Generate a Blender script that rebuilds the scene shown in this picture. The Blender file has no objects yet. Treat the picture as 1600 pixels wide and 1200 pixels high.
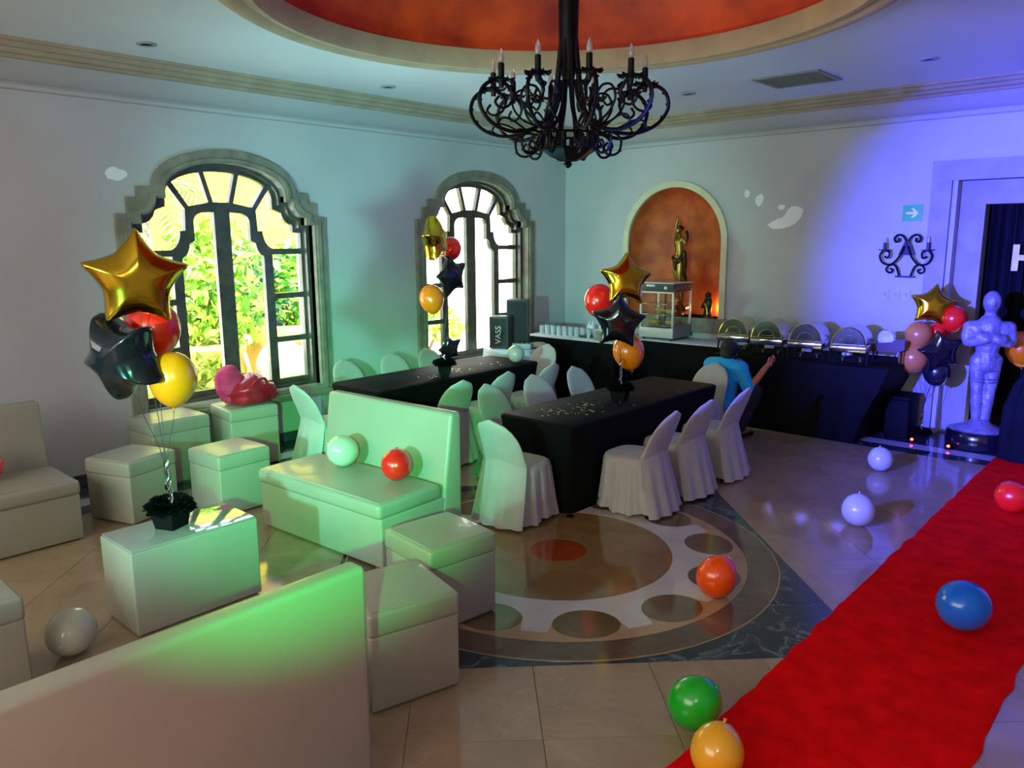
import bpy, bmesh, math, random
from math import sin, cos, pi, sqrt, radians as rad, atan2
from mathutils import Vector, Matrix, noise
from mathutils.geometry import tessellate_polygon
random.seed(7)
SC = bpy.context.scene
COL = SC.collection

# ------------------------------------------------------------------ camera
YAW, PITCH, ROLL = rad(42.18970662), rad(10.54128592), rad(-0.39798975)
FPX = 1219.55
CAM = Vector((0, 0, 2.2))
fw = Vector((-sin(YAW)*cos(PITCH), cos(YAW)*cos(PITCH), -sin(PITCH)))
rt0 = Vector((cos(YAW), sin(YAW), 0)); up0 = rt0.cross(fw)
rt = rt0*cos(ROLL) + up0*sin(ROLL); up = up0*cos(ROLL) - rt0*sin(ROLL)
cd = bpy.data.cameras.new('camera'); cam = bpy.data.objects.new('camera', cd); COL.objects.link(cam)
cam.matrix_world = Matrix(((rt.x, up.x, -fw.x, CAM.x), (rt.y, up.y, -fw.y, CAM.y), (rt.z, up.z, -fw.z, CAM.z), (0, 0, 0, 1)))
cd.sensor_width = 36; cd.lens = FPX/1600*36; cd.clip_start = .05; cd.clip_end = 200
SC.camera = cam

# ------------------------------------------------------------------ world, sun, lamps, exposure
SC.view_settings.view_transform = 'Standard'; SC.view_settings.look = 'None'
SC.view_settings.gamma = 1; SC.view_settings.use_curve_mapping = False
SC.view_settings.exposure = 0.45
wd = bpy.data.worlds.new('sky'); SC.world = wd; wd.use_nodes = True
wd.node_tree.nodes['Background'].inputs[0].default_value = (.78, .89, 1, 1)
wd.node_tree.nodes['Background'].inputs[1].default_value = 5.0

def lamp(name, kind, loc, energy, color, aim=None, **kw):
    l = bpy.data.lights.new(name, kind); l.energy = energy; l.color = color
    for k, v in kw.items(): setattr(l, k, v)
    o = bpy.data.objects.new(name, l); COL.objects.link(o); o.location = loc
    if aim is not None:
        o.rotation_euler = (Vector(aim)-Vector(loc)).to_track_quat('-Z', 'Y').to_euler()
    return o
lamp('sun', 'SUN', (0, 0, 12), 36, (1, .95, .82), aim=(-5, -3, 4.5), angle=.01)
# added area fill for the room's ambient light, unseen behind the photographer
lamp('front_ambient_fill', 'AREA', (-3.4, -3.6, 2.9), 205, (1, .98, .84), aim=(-3.6, 6, 2.2), shape='RECTANGLE', size=7, size_y=2.4)
# party light rig beside the photographer
lamp('party_light_green', 'SPOT', (.4, -.8, 2.3), 1750, (.006, .95, .17), aim=(-5.0, 3.5, .72), spot_size=rad(27), spot_blend=1, shadow_soft_size=.03)
lamp('party_light_teal', 'SPOT', (-2.2, -1.6, 1.7), 1500, (.22, .95, .8), aim=(-7.0, 6.5, 1.6), spot_size=rad(46), spot_blend=1, shadow_soft_size=.1)
lamp('party_light_blue', 'SPOT', (-2.9, -.4, 2.15), 18000, (.045, .06, 1), aim=(-.9, 9.5, 1.6), spot_size=rad(36), spot_blend=1, shadow_soft_size=.04)
lamp('party_light_cyan_up', 'SPOT', (-4.6, 3.9, 1.2), 130, (.3, .85, 1), aim=(-5.4, 5.2, 3.7), spot_size=rad(150), spot_blend=1, shadow_soft_size=.3)
lamp('party_light_red', 'SPOT', (-.6, -1.0, 1.2), 14, (1, .3, .2), aim=(-2.4, .9, .35), spot_size=rad(60), spot_blend=1, shadow_soft_size=.1)
lamp('camera_flash', 'POINT', (.05, -.02, 2.28), 36, (1, .93, .85), shadow_soft_size=.02)

# ------------------------------------------------------------------ materials
MATS = {}
def M(name, col, rough=.5, metal=0., var=.12, scale=6., bump=0., bscale=None, coat=0., spec=.5, trans=0., emit=0., col2=None, sss=0., detail=4., sheen=0.):
    if name in MATS: return MATS[name]
    m = bpy.data.materials.new(name); m.use_nodes = True; nt = m.node_tree; b = nt.nodes['Principled BSDF']
    tc = nt.nodes.new('ShaderNodeTexCoord'); nz = nt.nodes.new('ShaderNodeTexNoise')
    nz.inputs['Scale'].default_value = scale; nz.inputs['Detail'].default_value = detail
    nt.links.new(tc.outputs['Object'], nz.inputs['Vector'])
    rp = nt.nodes.new('ShaderNodeValToRGB'); e = rp.color_ramp.elements
    c2 = col2 if col2 else tuple(min(1, c*(1+var)) for c in col)
    c1 = col if col2 else tuple(c*(1-var) for c in col)
    e[0].position = .32; e[1].position = .68; e[0].color = (*c1, 1); e[1].color = (*c2, 1)
    nt.links.new(nz.outputs['Fac'], rp.inputs['Fac']); nt.links.new(rp.outputs['Color'], b.inputs['Base Color'])
    b.inputs['Roughness'].default_value = rough; b.inputs['Metallic'].default_value = metal
    b.inputs['Coat Weight'].default_value = coat; b.inputs['Coat Roughness'].default_value = .06
    b.inputs['Specular IOR Level'].default_value = spec; b.inputs['Transmission Weight'].default_value = trans
    if sheen: b.inputs['Sheen Weight'].default_value = sheen
    if sss:
        b.inputs['Subsurface Weight'].default_value = sss; b.inputs['Subsurface Radius'].default_value = (.05, .05, .05)
    if emit:
        b.inputs['Emission Color'].default_value = (*col, 1); b.inputs['Emission Strength'].default_value = emit
    if bump:
        n2 = nt.nodes.new('ShaderNodeTexNoise'); n2.inputs['Scale'].default_value = bscale or scale*4; n2.inputs['Detail'].default_value = 5
        nt.links.new(tc.outputs['Object'], n2.inputs['Vector'])
        bp = nt.nodes.new('ShaderNodeBump'); bp.inputs['Strength'].default_value = bump; bp.inputs['Distance'].default_value = .02
        nt.links.new(n2.outputs['Fac'], bp.inputs['Height']); nt.links.new(bp.outputs['Normal'], b.inputs['Normal'])
    MATS[name] = m; return m
def M_glass(name, tint=(1, 1, 1), refl=1.):
    if name in MATS: return MATS[name]
    m = bpy.data.materials.new(name); m.use_nodes = True; nt = m.node_tree; nt.nodes.clear()
    o = nt.nodes.new('ShaderNodeOutputMaterial'); mx = nt.nodes.new('ShaderNodeMixShader'); t = nt.nodes.new('ShaderNodeBsdfTransparent')
    g = nt.nodes.new('ShaderNodeBsdfGlossy'); lw = nt.nodes.new('ShaderNodeLayerWeight'); pw = nt.nodes.new('ShaderNodeMath'); pw.operation = 'POWER'; pw.inputs[1].default_value = 4
    f = nt.nodes.new('ShaderNodeMath'); f.operation = 'MULTIPLY_ADD'; f.inputs[1].default_value = .5*refl; f.inputs[2].default_value = .04*refl
    nt.links.new(lw.outputs['Facing'], pw.inputs[0]); nt.links.new(pw.outputs[0], f.inputs[0])
    t.inputs[0].default_value = (*tint, 1); g.inputs['Roughness'].default_value = .03
    nt.links.new(f.outputs[0], mx.inputs[0]); nt.links.new(t.outputs[0], mx.inputs[1]); nt.links.new(g.outputs[0], mx.inputs[2]); nt.links.new(mx.outputs[0], o.inputs[0])
    MATS[name] = m; return m
def M_tile(name, c1, c2, c3, rough=.1, scale=2.2, vein=.25):
    """polished marble: two-scale noise clouds plus thin veins, shifted per tile"""
    if name in MATS: return MATS[name]
    m = bpy.data.materials.new(name); m.use_nodes = True; nt = m.node_tree; b = nt.nodes['Principled BSDF']
    geo = nt.nodes.new('ShaderNodeNewGeometry'); oi = nt.nodes.new('ShaderNodeObjectInfo')
    ad = nt.nodes.new('ShaderNodeVectorMath'); ad.operation = 'ADD'; mu = nt.nodes.new('ShaderNodeMath'); mu.operation = 'MULTIPLY'; mu.inputs[1].default_value = 37.
    nt.links.new(oi.outputs['Random'], mu.inputs[0]); nt.links.new(geo.outputs['Position'], ad.inputs[0]); nt.links.new(mu.outputs[0], ad.inputs[1])
    n1 = nt.nodes.new('ShaderNodeTexNoise'); n1.inputs['Scale'].default_value = scale; n1.inputs['Detail'].default_value = 7; n1.inputs['Roughness'].default_value = .65
    n1.inputs['Distortion'].default_value = .6
    nt.links.new(ad.outputs[0], n1.inputs['Vector'])
    rp = nt.nodes.new('ShaderNodeValToRGB'); e = rp.color_ramp.elements; e[0].position = .3; e[1].position = .7; e[0].color = (*c1, 1); e[1].color = (*c2, 1)
    nt.links.new(n1.outputs['Fac'], rp.inputs['Fac'])
    n2 = nt.nodes.new('ShaderNodeTexNoise'); n2.inputs['Scale'].default_value = scale*.7; n2.inputs['Detail'].default_value = 5; n2.inputs['Distortion'].default_value = 1.5
    nt.links.new(ad.outputs[0], n2.inputs['Vector'])
    r2 = nt.nodes.new('ShaderNodeValToRGB'); r2.color_ramp.elements[0].position = .485; r2.color_ramp.elements[0].color = (0, 0, 0, 1)
    r2.color_ramp.elements[1].position = .5; r2.color_ramp.elements[1].color = (vein, vein, vein, 1)
    x = r2.color_ramp.elements.new(.515); x.color = (0, 0, 0, 1)
    nt.links.new(n2.outputs['Fac'], r2.inputs['Fac'])
    mx = nt.nodes.new('ShaderNodeMix'); mx.data_type = 'RGBA'
    nt.links.new(r2.outputs['Color'], mx.inputs[0]); nt.links.new(rp.outputs['Color'], mx.inputs[6]); mx.inputs[7].default_value = (*c3, 1)
    nt.links.new(mx.outputs[2], b.inputs['Base Color']); b.inputs['Roughness'].default_value = rough; b.inputs['Specular IOR Level'].default_value = .55
    MATS[name] = m; return m

WALL = M('wall_plaster', (.5, .49, .5), .8, var=.05, scale=1.2, bump=.08, bscale=30)
CEIL = M('ceiling_plaster', (.66, .68, .7), .85, var=.04, scale=.8, bump=.05, bscale=20)
STONE = M('carved_stone', (.23, .2, .15), .75, var=.22, scale=7, bump=.25, bscale=60)
MOLD = M('tan_moulding', (.36, .29, .2), .7, var=.12, scale=5, bump=.1)
TRIMC = M('cream_trim', (.66, .58, .4), .6, var=.08, scale=5)
RINGC = M('dome_ring_plaster', (.46, .3, .18), .65, var=.1, scale=4)
DOME = M('red_orange_plaster', (.36, .013, .002), .6, scale=2.6, col2=(.9, .08, .004), bump=.1, detail=8)
NICHE = M('rust_orange_plaster', (.36, .05, .01), .6, scale=5, col2=(.58, .12, .02), bump=.1, detail=8)
WOOD = M('dark_window_wood', (.07, .064, .05), .35, var=.3, scale=9, coat=.25)
GLASS = M_glass('window_glass')
IRON = M('wrought_iron', (.008, .009, .012), .42, metal=.6, var=.3, scale=12, bump=.1)
VINYL = M('white_vinyl', (.34, .315, .25), .42, var=.04, scale=3, bump=.06, bscale=45, coat=.15)
CLOTHW = M('white_chair_cloth', (.46, .43, .4), .85, var=.05, scale=10, bump=.12, bscale=90, sheen=.2)
BLACKC = M('black_stretch_cloth', (.0025, .0028, .0026), .7, var=.25, scale=9, bump=.08, bscale=60, spec=.12)
BLACKF = M('black_foil', (.006, .006, .009), .12, metal=.15, var=.2, scale=3, coat=.35)
GOLD = M('gold_foil', (.72, .42, .03), .16, metal=1, var=.08, scale=3, bump=.05, bscale=7)
BRONZE = M('gilt_bronze', (.34, .2, .045), .34, metal=.9, var=.45, scale=9)
BRONZED = M('dark_bronze', (.05, .03, .015), .4, metal=.8, var=.4, scale=9)
def latex(n, c): return M('latex_'+n, c, .24, var=.05, scale=2.5, coat=.5, sss=.12)
RED = latex('red', (1, .013, .006)); ORANGE = latex('orange', (1, .085, .002)); GOLDEN = latex('golden', (.9, .42, .02)); YELLOW = latex('yellow', (.97, .2, .002)); WHITE = latex('white', (.5, .49, .4))
GREEN = latex('green', (.005, .44, .02)); BLUE = latex('blue', (.0, .16, 1)); BLACKL = latex('black', (.01, .01, .015)); TAN = latex('amber', (.6, .2, .04))
TULLE = M('black_tulle', (.003, .003, .003), .9, var=.3, spec=.08)
TINSEL = M('silver_tinsel', (.5, .5, .52), .2, metal=1, var=.2)
RIBBON = M('dark_ribbon', (.05, .03, .03), .4)
WHITEP = M('white_porcelain', (.72, .72, .7), .2, var=.03, coat=.3)
STEEL = M('polished_steel', (.55, .52, .4), .12, metal=1, var=.08)
BROWN = M('dark_brown_lacquer', (.07, .025, .012), .35, var=.3)
CARPET = M('red_carpet_pile', (.9, .003, .003), .95, var=.18, scale=7, bump=.4, bscale=120, spec=.05)

# ------------------------------------------------------------------ mesh helpers
class MB:
    def __init__(s): s.v = []; s.f = []
    def add(s, vs, fs, mtx=None):
        n = len(s.v)
        s.v += [tuple(mtx @ Vector(v)) if mtx else tuple(v) for v in vs]; s.f += [tuple(i+n for i in f) for f in fs]; return s
    def box(s, c, d, mtx=None):
        x, y, z = c; a, b, h = d[0]/2, d[1]/2, d[2]/2
        vs = [(x+i*a, y+j*b, z+k*h) for i in (-1, 1) for j in (-1, 1) for k in (-1, 1)]
        return s.add(vs, [(0, 1, 3, 2), (4, 6, 7, 5), (0, 4, 5, 1), (2, 3, 7, 6), (0, 2, 6, 4), (1, 5, 7, 3)], mtx)
    def tube(s, path, r, n=6, closed=False, caps=True, flat=1.):
        P = [Vector(p) for p in path]; m = len(P); R = r if isinstance(r, (list, tuple)) else [r]*m
        vs = []; prev = None
        for i in range(m):
            if closed: t = P[(i+1) % m]-P[i-1]
            else: t = P[min(i+1, m-1)]-P[max(i-1, 0)]
            if t.length < 1e-9: t = Vector((0, 0, 1))
            t.normalize()
            if prev is None:
                a = Vector((0, 0, 1)) if abs(t.z) < .9 else Vector((1, 0, 0)); nrm = t.cross(a).normalized()
            else:
                nrm = prev-t*prev.dot(t)
                if nrm.length < 1e-6: nrm = t.orthogonal()
                nrm.normalize()
            prev = nrm; bn = t.cross(nrm)
            for k in range(n):
                a = 2*pi*k/n; vs.append(P[i]+(nrm*cos(a)*flat+bn*sin(a))*R[i])
        fs = []
        for i in range(m if closed else m-1):
            j = (i+1) % m
            for k in range(n):
                l = (k+1) % n; fs.append((i*n+k, i*n+l, j*n+l, j*n+k))
        if caps and not closed:
            fs.append(tuple(range(n))[::-1]); fs.append(tuple((m-1)*n+k for k in range(n)))
        return s.add(vs, fs)
    def lathe(s, prof, n=24, mtx=None, sx=1., sy=1., caps=True):
        vs = []; fs = []
        for r, z in prof:
            for k in range(n):
                a = 2*pi*k/n; vs.append((r*cos(a)*sx, r*sin(a)*sy, z))
        for i in range(len(prof)-1):
            for k in range(n):
                l = (k+1) % n; fs.append((i*n+k, i*n+l, (i+1)*n+l, (i+1)*n+k))
        if caps and prof[0][0] > 1e-5: fs.append(tuple(range(n))[::-1])
        if caps and prof[-1][0] > 1e-5: fs.append(tuple((len(prof)-1)*n+k for k in range(n)))
        return s.add(vs, fs, mtx)
    def prism(s, outer, holes, fn, d0, d1):
        """polygon with holes in (u, w), extruded from depth d0 to d1; fn(u, w, d) gives the 3-D point"""
        loops = [outer]+list(holes); flat = [p for L in loops for p in L]; n = len(flat)
        tris = tessellate_polygon([[Vector((p[0], p[1], 0)) for p in L] for L in loops])
        vs = [fn(p[0], p[1], d0) for p in flat]+[fn(p[0], p[1], d1) for p in flat]
        fs = [tuple(t) for t in tris]+[tuple(i+n for i in t[::-1]) for t in tris]
        k = 0
        for L in loops:
            m = len(L)
            for i in range(m): fs.append((k+i, k+(i+1) % m, n+k+(i+1) % m, n+k+i))
            k += m
        return s.add(vs, fs)
    def loft(s, rings, caps=True):
        n = len(rings[0]); vs = [p for r in rings for p in r]; fs = []
        for i in range(len(rings)-1):
            for k in range(n):
                l = (k+1) % n; fs.append((i*n+k, i*n+l, (i+1)*n+l, (i+1)*n+k))
        if caps: fs.append(tuple(range(n))[::-1]); fs.append(tuple((len(rings)-1)*n+k for k in range(n)))
        return s.add(vs, fs)
    def soft(s, c, d, b=.02, seg=3, mtx=None, puff=0., taper=None):
        """bevelled box; puff raises the top like a cushion"""
        bm = bmesh.new(); bmesh.ops.create_cube(bm, size=1)
        for v in bm.verts: v.co = Vector((v.co.x*d[0], v.co.y*d[1], v.co.z*d[2]))
        if taper:
            for v in bm.verts: taper(v)
        bmesh.ops.bevel(bm, geom=list(bm.edges), offset=b, segments=seg, affect='EDGES', profile=.5)
        if puff:
            top = [f for f in bm.faces if f.normal.z > .9]
            bmesh.ops.subdivide_edges(bm, edges=list({e for f in top for e in f.edges}), cuts=6, use_grid_fill=True)
            for v in bm.verts:
                if v.co.z > d[2]/2-1e-4:
                    v.co.z += puff*max(0, 1-(2*v.co.x/d[0])**2)**.5*max(0, 1-(2*v.co.y/d[1])**2)**.5
        bm.verts.index_update()
        vs = [Vector(c)+v.co for v in bm.verts]; fs = [tuple(v.index for v in f.verts) for f in bm.faces]; bm.free()
        return s.add(vs, fs, mtx)
    def mesh(s, name, smooth=40):
        me = bpy.data.meshes.new(name); me.from_pydata(s.v, [], s.f); me.validate()
        bm = bmesh.new(); bm.from_mesh(me); bmesh.ops.recalc_face_normals(bm, faces=bm.faces); bm.to_mesh(me); bm.free()
        if smooth:
            me.shade_smooth(); me.set_sharp_from_angle(angle=rad(smooth))
        return me
    def build(s, name, mat, parent=None, smooth=40, label=None, cat=None, group=None, kind=None):
        me = s.mesh(name, smooth); me.materials.append(mat)
        return link(name, me, parent, label, cat, group, kind)
def link(name, me, parent=None, label=None, cat=None, group=None, kind=None):
    o = bpy.data.objects.new(name, me); COL.objects.link(o)
    if parent: o.parent = parent
    return tag(o, label, cat, group, kind)
def tag(o, label=None, cat=None, group=None, kind=None):
    for k, v in (('label', label), ('category', cat), ('group', group), ('kind', kind)):
        if v: o[k] = v
    return o
def thing(name, label, cat, loc=(0, 0, 0), rz=0., group=None, kind=None):
    o = bpy.data.objects.new(name, None); COL.objects.link(o); o.location = loc; o.rotation_euler = (0, 0, rz); o.empty_display_size = .1
    return tag(o, label, cat, group, kind)
def dup(root, loc, rz, label, group=None, name=None):
    r = root.copy(); COL.objects.link(r); r.location = loc; r.rotation_euler = (0, 0, rz); r['label'] = label
    if group: r['group'] = group
    for ch in list(root.children):
        c = ch.copy(); COL.objects.link(c); c.parent = r
        for g in ch.children:
            d = g.copy(); COL.objects.link(d); d.parent = c
    return r
def rotm(rx=0, ry=0, rz=0, loc=(0, 0, 0)):
    return Matrix.Translation(loc) @ Matrix.Rotation(rz, 4, 'Z') @ Matrix.Rotation(ry, 4, 'Y') @ Matrix.Rotation(rx, 4, 'X')
def arc(cx, cz, rx, rz, a0, a1, n=8):
    return [(cx+rx*cos(rad(a0+(a1-a0)*i/n)), cz+rz*sin(rad(a0+(a1-a0)*i/n))) for i in range(n+1)]
def bez(p0, p1, p2, p3, n=10):
    p0, p1, p2, p3 = map(Vector, (p0, p1, p2, p3)); o = []
    for i in range(n+1):
        t = i/n; o.append(p0*(1-t)**3+p1*3*t*(1-t)**2+p2*3*t*t*(1-t)+p3*t**3)
    return o
def smoothpath(pts, n=6):
    """Catmull-Rom through points"""
    P = [Vector(p) for p in pts]; out = []
    for i in range(len(P)-1):
        a = P[max(i-1, 0)]; b = P[i]; c = P[i+1]; d = P[min(i+2, len(P)-1)]
        for k in range(n):
            t = k/n; out.append(.5*((2*b)+(c-a)*t+(2*a-5*b+4*c-d)*t*t+(-a+3*b-3*c+d)*t**3))
    out.append(P[-1]); return out
def text_mesh(body, size, depth=.002, mat=None, name='lettering', parent=None, mtx=None, bold=0.):
    cu = bpy.data.curves.new(name, 'FONT'); cu.body = body; cu.size = size; cu.extrude = depth; cu.offset = bold; cu.align_x = 'CENTER'; cu.align_y = 'CENTER'
    t = bpy.data.objects.new('tmp', cu); COL.objects.link(t)
    me = bpy.data.meshes.new_from_object(t.evaluated_get(bpy.context.evaluated_depsgraph_get())); bpy.data.objects.remove(t)
    if mtx: me.transform(mtx)
    me.name = name; me.materials.clear(); me.materials.append(mat)
    return link(name, me, parent)

WX, BY = -7.55, 9.57          # window wall plane, back wall plane
ZC = 3.72                     # ceiling
RX, NY = 3.4, -4.2            # right wall, near edge of the hall
MED = (-3.31, 4.14)           # floor medallion and dome centre
WINY = (4.07, 7.66)           # window centres

# ------------------------------------------------------------------ windows: profiles
def sym(right):               # right half from the bottom centre outwards up to the top centre -> closed loop
    left = [(-u, z) for u, z in right[::-1]]
    if abs(left[0][0]) < 1e-6: left = left[1:]
    if abs(left[-1][0]) < 1e-6: left = left[:-1]
    return right+left
O_R = [(1.12, .5), (1.12, 2.45), (1.01, 2.45), (1.01, 2.6), (.91, 2.6), (.91, 2.7), (.77, 2.7)]+arc(0, 2.7, .77, .39, 8, 90, 14)
I_R = [(.98, .58), (.98, 2.36), (.885, 2.36), (.885, 2.44)]+arc(.885, 2.6, .15, .16, 262, 188, 6)+[(.73, 2.6), (.645, 2.6), (.645, 2.66)]+arc(0, 2.66, .645, .3, 10, 90, 14)
O_L, I_L = sym(O_R), sym(I_R)
def archz(u): return 2.66+.225*sqrt(max(0, 1-(u/.575)**2))
p_fan0 = [(-.085, 2.585), (.085, 2.585), (.165, archz(.165)), (.08, archz(.08)), (0, archz(0)), (-.08, archz(.08)), (-.165, archz(.165))]
p_fan1 = [(.135, 2.58), (.345, 2.54), (.5, archz(.5)-.005), (.42, archz(.42)), (.32, archz(.32)), (.215, archz(.215))]
p_side = [(.385, 2.51), (.395, 2.3), (.45, 2.3)]+arc(.45+.13, 2.3, .13, .19, 180+12, 262, 6)+[(.91, 2.11), (.91, 2.28), (.815, 2.28), (.815, 2.36)]+arc(.815, 2.52, .135, .15, 262, 190, 6)+[(.58, 2.53), (.575, 2.66), (.545, archz(.545))]
p_leaf = [(.085, .68), (.45, .68), (.45, 2.03)]+arc(.45, 2.2, .09, .16, 262, 190, 5)+[(.305, 2.2), (.305, 2.38)]+arc(.2, 2.38, .105, .1, 12, 90, 5)+[(.085, 2.485)]
cols = [[(.55, z0), (.91, z0), (.91, z1), (.55, z1)] for z0, z1 in ((1.63, 2.05), (1.15, 1.57), (.68, 1.09))]
def mir(P): return [(-u, z) for u, z in P[::-1]]
HALF = [p_fan1, p_side, p_leaf]+cols
PANES = [p_fan0]+HALF+[mir(p) for p in HALF]

# ------------------------------------------------------------------ structure
def fw_(yc): return lambda u, z, d: (WX+d, yc+u, z)          # window wall, d into the room
b = MB()
holes = [[(u+yc, z) for u, z in I_L] for yc in WINY]
b.prism([(NY, 0), (BY+.5, 0), (BY+.5, 4.0), (NY, 4.0)], holes, lambda u, z, d: (WX+d, u, z), 0, -.34)
b.build('wall_left', WALL, kind='structure', smooth=0)
# back wall: niche and door opening
NX, NR, NSP, NB = -5.655, .725, 2.145, 1.13
niche = [(NX+NR, NB), (NX+NR, NSP)]+arc(NX, NSP, NR, NR, 6, 174, 28)+[(NX-NR, NSP), (NX-NR, NB)]
DX0, DX1, DZ = -1.97, -.08, 2.53
b = MB(); b.prism([(WX-.4, 0), (DX0-.25, 0), (DX0-.25, DZ+.25), (DX1+.25, DZ+.25), (DX1+.25, 0), (RX, 0), (RX, 4.0), (WX-.4, 4.0)], [niche], lambda u, z, d: (u, BY-d, z), 0, -.42)
b.build('wall_back', WALL, kind='structure', smooth=0)
MB().box((RX+.1, (BY+NY)/2, 2), (.2, BY-NY, 4)).build('wall_right', WALL, kind='structure', smooth=0)
MB().box(((WX+RX)/2, NY-.1, 2), (RX-WX+.6, .2, 4)).build('wall_front', WALL, kind='structure', smooth=0)
# niche lining: a rounded shell
b = MB(); ang = [0]+[6+168*i/28 for i in range(29)]+[180]
ringpts = [(NX+NR, NB)]+[(NX+NR*cos(rad(a)), NSP+NR*sin(rad(a))) for a in ang]+[(NX-NR, NB)]
rows = []
for j in range(7):
    t = j/6*pi/2; k = cos(t*.98); rows.append([(NX+(x-NX)*k, BY+.02+.36*sin(t), NSP+(z-NSP)*k if z > NSP else z) for x, z in ringpts])
n = len(ringpts)
for r_ in rows: b.v += r_
for j in range(6):
    for i in range(n-1): b.f.append((j*n+i, j*n+i+1, (j+1)*n+i+1, (j+1)*n+i))
b.f.append(tuple(6*n+i for i in range(n)))
nl = b.build('wall_niche', NICHE, kind='structure', smooth=50)
# niche trim and sill
outer = [(NX+.81, NB), (NX+.81, NSP)]+arc(NX, NSP, .81, .81, 6, 174, 28)+[(NX-.81, NSP), (NX-.81, NB)]
b = MB(); b.prism(outer+niche[::-1], [], lambda u, z, d: (u, BY-d, z), -.02, .045)
b.build('trim_1', TRIMC, kind='structure', smooth=30)
MB().soft((NX, BY-.0, NB-.1), (1.76, .16, .2), .015).soft((NX, BY+.16, NB-.02), (1.5, .44, .04), .005).build('trim_2', STONE, kind='structure')
# ceiling with the round dome opening
b = MB(); b.prism([(WX-.3, NY), (RX, NY), (RX, BY+.3), (WX-.3, BY+.3)], [[(MED[0]+2.0*cos(2*pi*i/96), MED[1]+2.0*sin(2*pi*i/96)) for i in range(96)]], lambda u, w, d: (u, w, d), ZC, ZC+.12)
b.build('ceiling', CEIL, kind='structure', smooth=0)
mt = Matrix.Translation((*MED, 0))
MB().lathe([(2.16, ZC+.01), (2.16, 3.685), (2.13, 3.665), (2.1, 3.665), (2.085, 3.64), (2.05, 3.63), (2.01, 3.645), (1.995, 3.67), (1.965, 3.67), (1.94, 3.64), (1.91, 3.645), (1.9, 3.68), (1.9, 3.8), (2.0, 3.8)], 128, mt, caps=False).build('trim_3', RINGC, kind='structure', smooth=50)
MB().lathe([(1.93, 3.76), (1.93, 3.95), (1.86, 4.15), (1.7, 4.38), (1.4, 4.62), (1.0, 4.8), (.5, 4.9), (.0001, 4.93)], 96, mt, caps=False).build('ceiling_dome', DOME, kind='structure', smooth=60)
# cove and moulding on the two walls
cove = [(0, 3.43), (.05, 3.435), (.07, 3.46), (.055, 3.485)]+[(.06+.36*t, 3.485+.13*t**1.5) for t in (.1, .25, .45, .65, .85, 1)]+[(.44, ZC+.01), (0, ZC+.01)]
mold = [(.40, 3.62), (.42, 3.595), (.45, 3.595), (.465, 3.62), (.5, 3.625), (.52, 3.655), (.555, 3.66), (.575, 3.69), (.6, 3.695), (.61, ZC+.01), (.4, ZC+.01)]
for i, (prof, mt_) in enumerate(((cove, WALL), (mold, MOLD))):
    b = MB(); b.prism(prof, [], lambda u, z, d: (WX+u, d, z), NY, BY); b.build('trim_%d' % (4+i), mt_, kind='structure', smooth=35)
    b = MB(); b.prism(prof, [], lambda u, z, d: (d, BY-u, z), WX, RX); b.build('trim_%d' % (6+i), mt_, kind='structure', smooth=35)
# baseboards
BASE = M('dark_stone_base', (.05, .055, .06), .3, var=.3, scale=5)
b = MB(); b.box((WX+.012, (NY+BY)/2, .05), (.024, BY-NY, .1)); b.build('baseboard_left', BASE, kind='structure', smooth=0)
b = MB(); b.box(((WX-2.5)/2, BY-.012, .05), (-2.5-WX, .024, .1)); b.build('baseboard_back', BASE, kind='structure', smooth=0)

for wi, yc in enumerate(WINY):
    w = thing('window_%d' % (wi+1), ('tall arched window with stepped stone surround behind the white ottomans', 'tall arched window with stepped stone surround nearest the room corner')[wi], 'window', (WX, yc, .5), kind='structure')
    f = lambda u, z, d: (d, u, z-.5)
    b = MB(); b.prism(O_L, [I_L], f, -.12, .05)
    b.build('stone_surround', STONE, w, smooth=30)
    inner = [(u*.985 if abs(u) > .05 else u, z-.012 if z > 2.6 else z) for u, z in I_L]
    OO = [(u*1.02, z+.015 if z > 2 else z-.015) for u, z in I_L]
    OM = [(u*(1.07), z+.04 if z > 2 else z-.045) for u, z in I_L]
    b = MB(); b.prism(OM, [OO], f, .05, .075); b.build('bead', STONE, w, smooth=30)
    b = MB(); b.prism([(u*.999, z) for u, z in I_L], PANES, f, -.13, -.19); b.build('frame', WOOD, w, smooth=30)
    b = MB(); b.prism([(u*.999, z) for u, z in I_L], [[(u*.955, z-.03 if z > 2 else z+.04) for u, z in I_L]], f, -.06, -.135); b.build('rebate', WOOD, w, smooth=30)
    b = MB(); b.soft((.01, 0, -.0), (.2, 2.3, .07), .012).soft((-.05, 0, .06), (.14, 1.96, .06), .01); b.build('window_sill', STONE, w)
    for sg in (-1, 1): MB().soft((.0, sg*1.05, -.27), (.1, .14, .46), .01).build('jamb_base', STONE, w)
    for P in PANES:
        b = MB(); b.prism(P, [], f, -.158, -.163); b.build('pane', GLASS, w, smooth=0)

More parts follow.
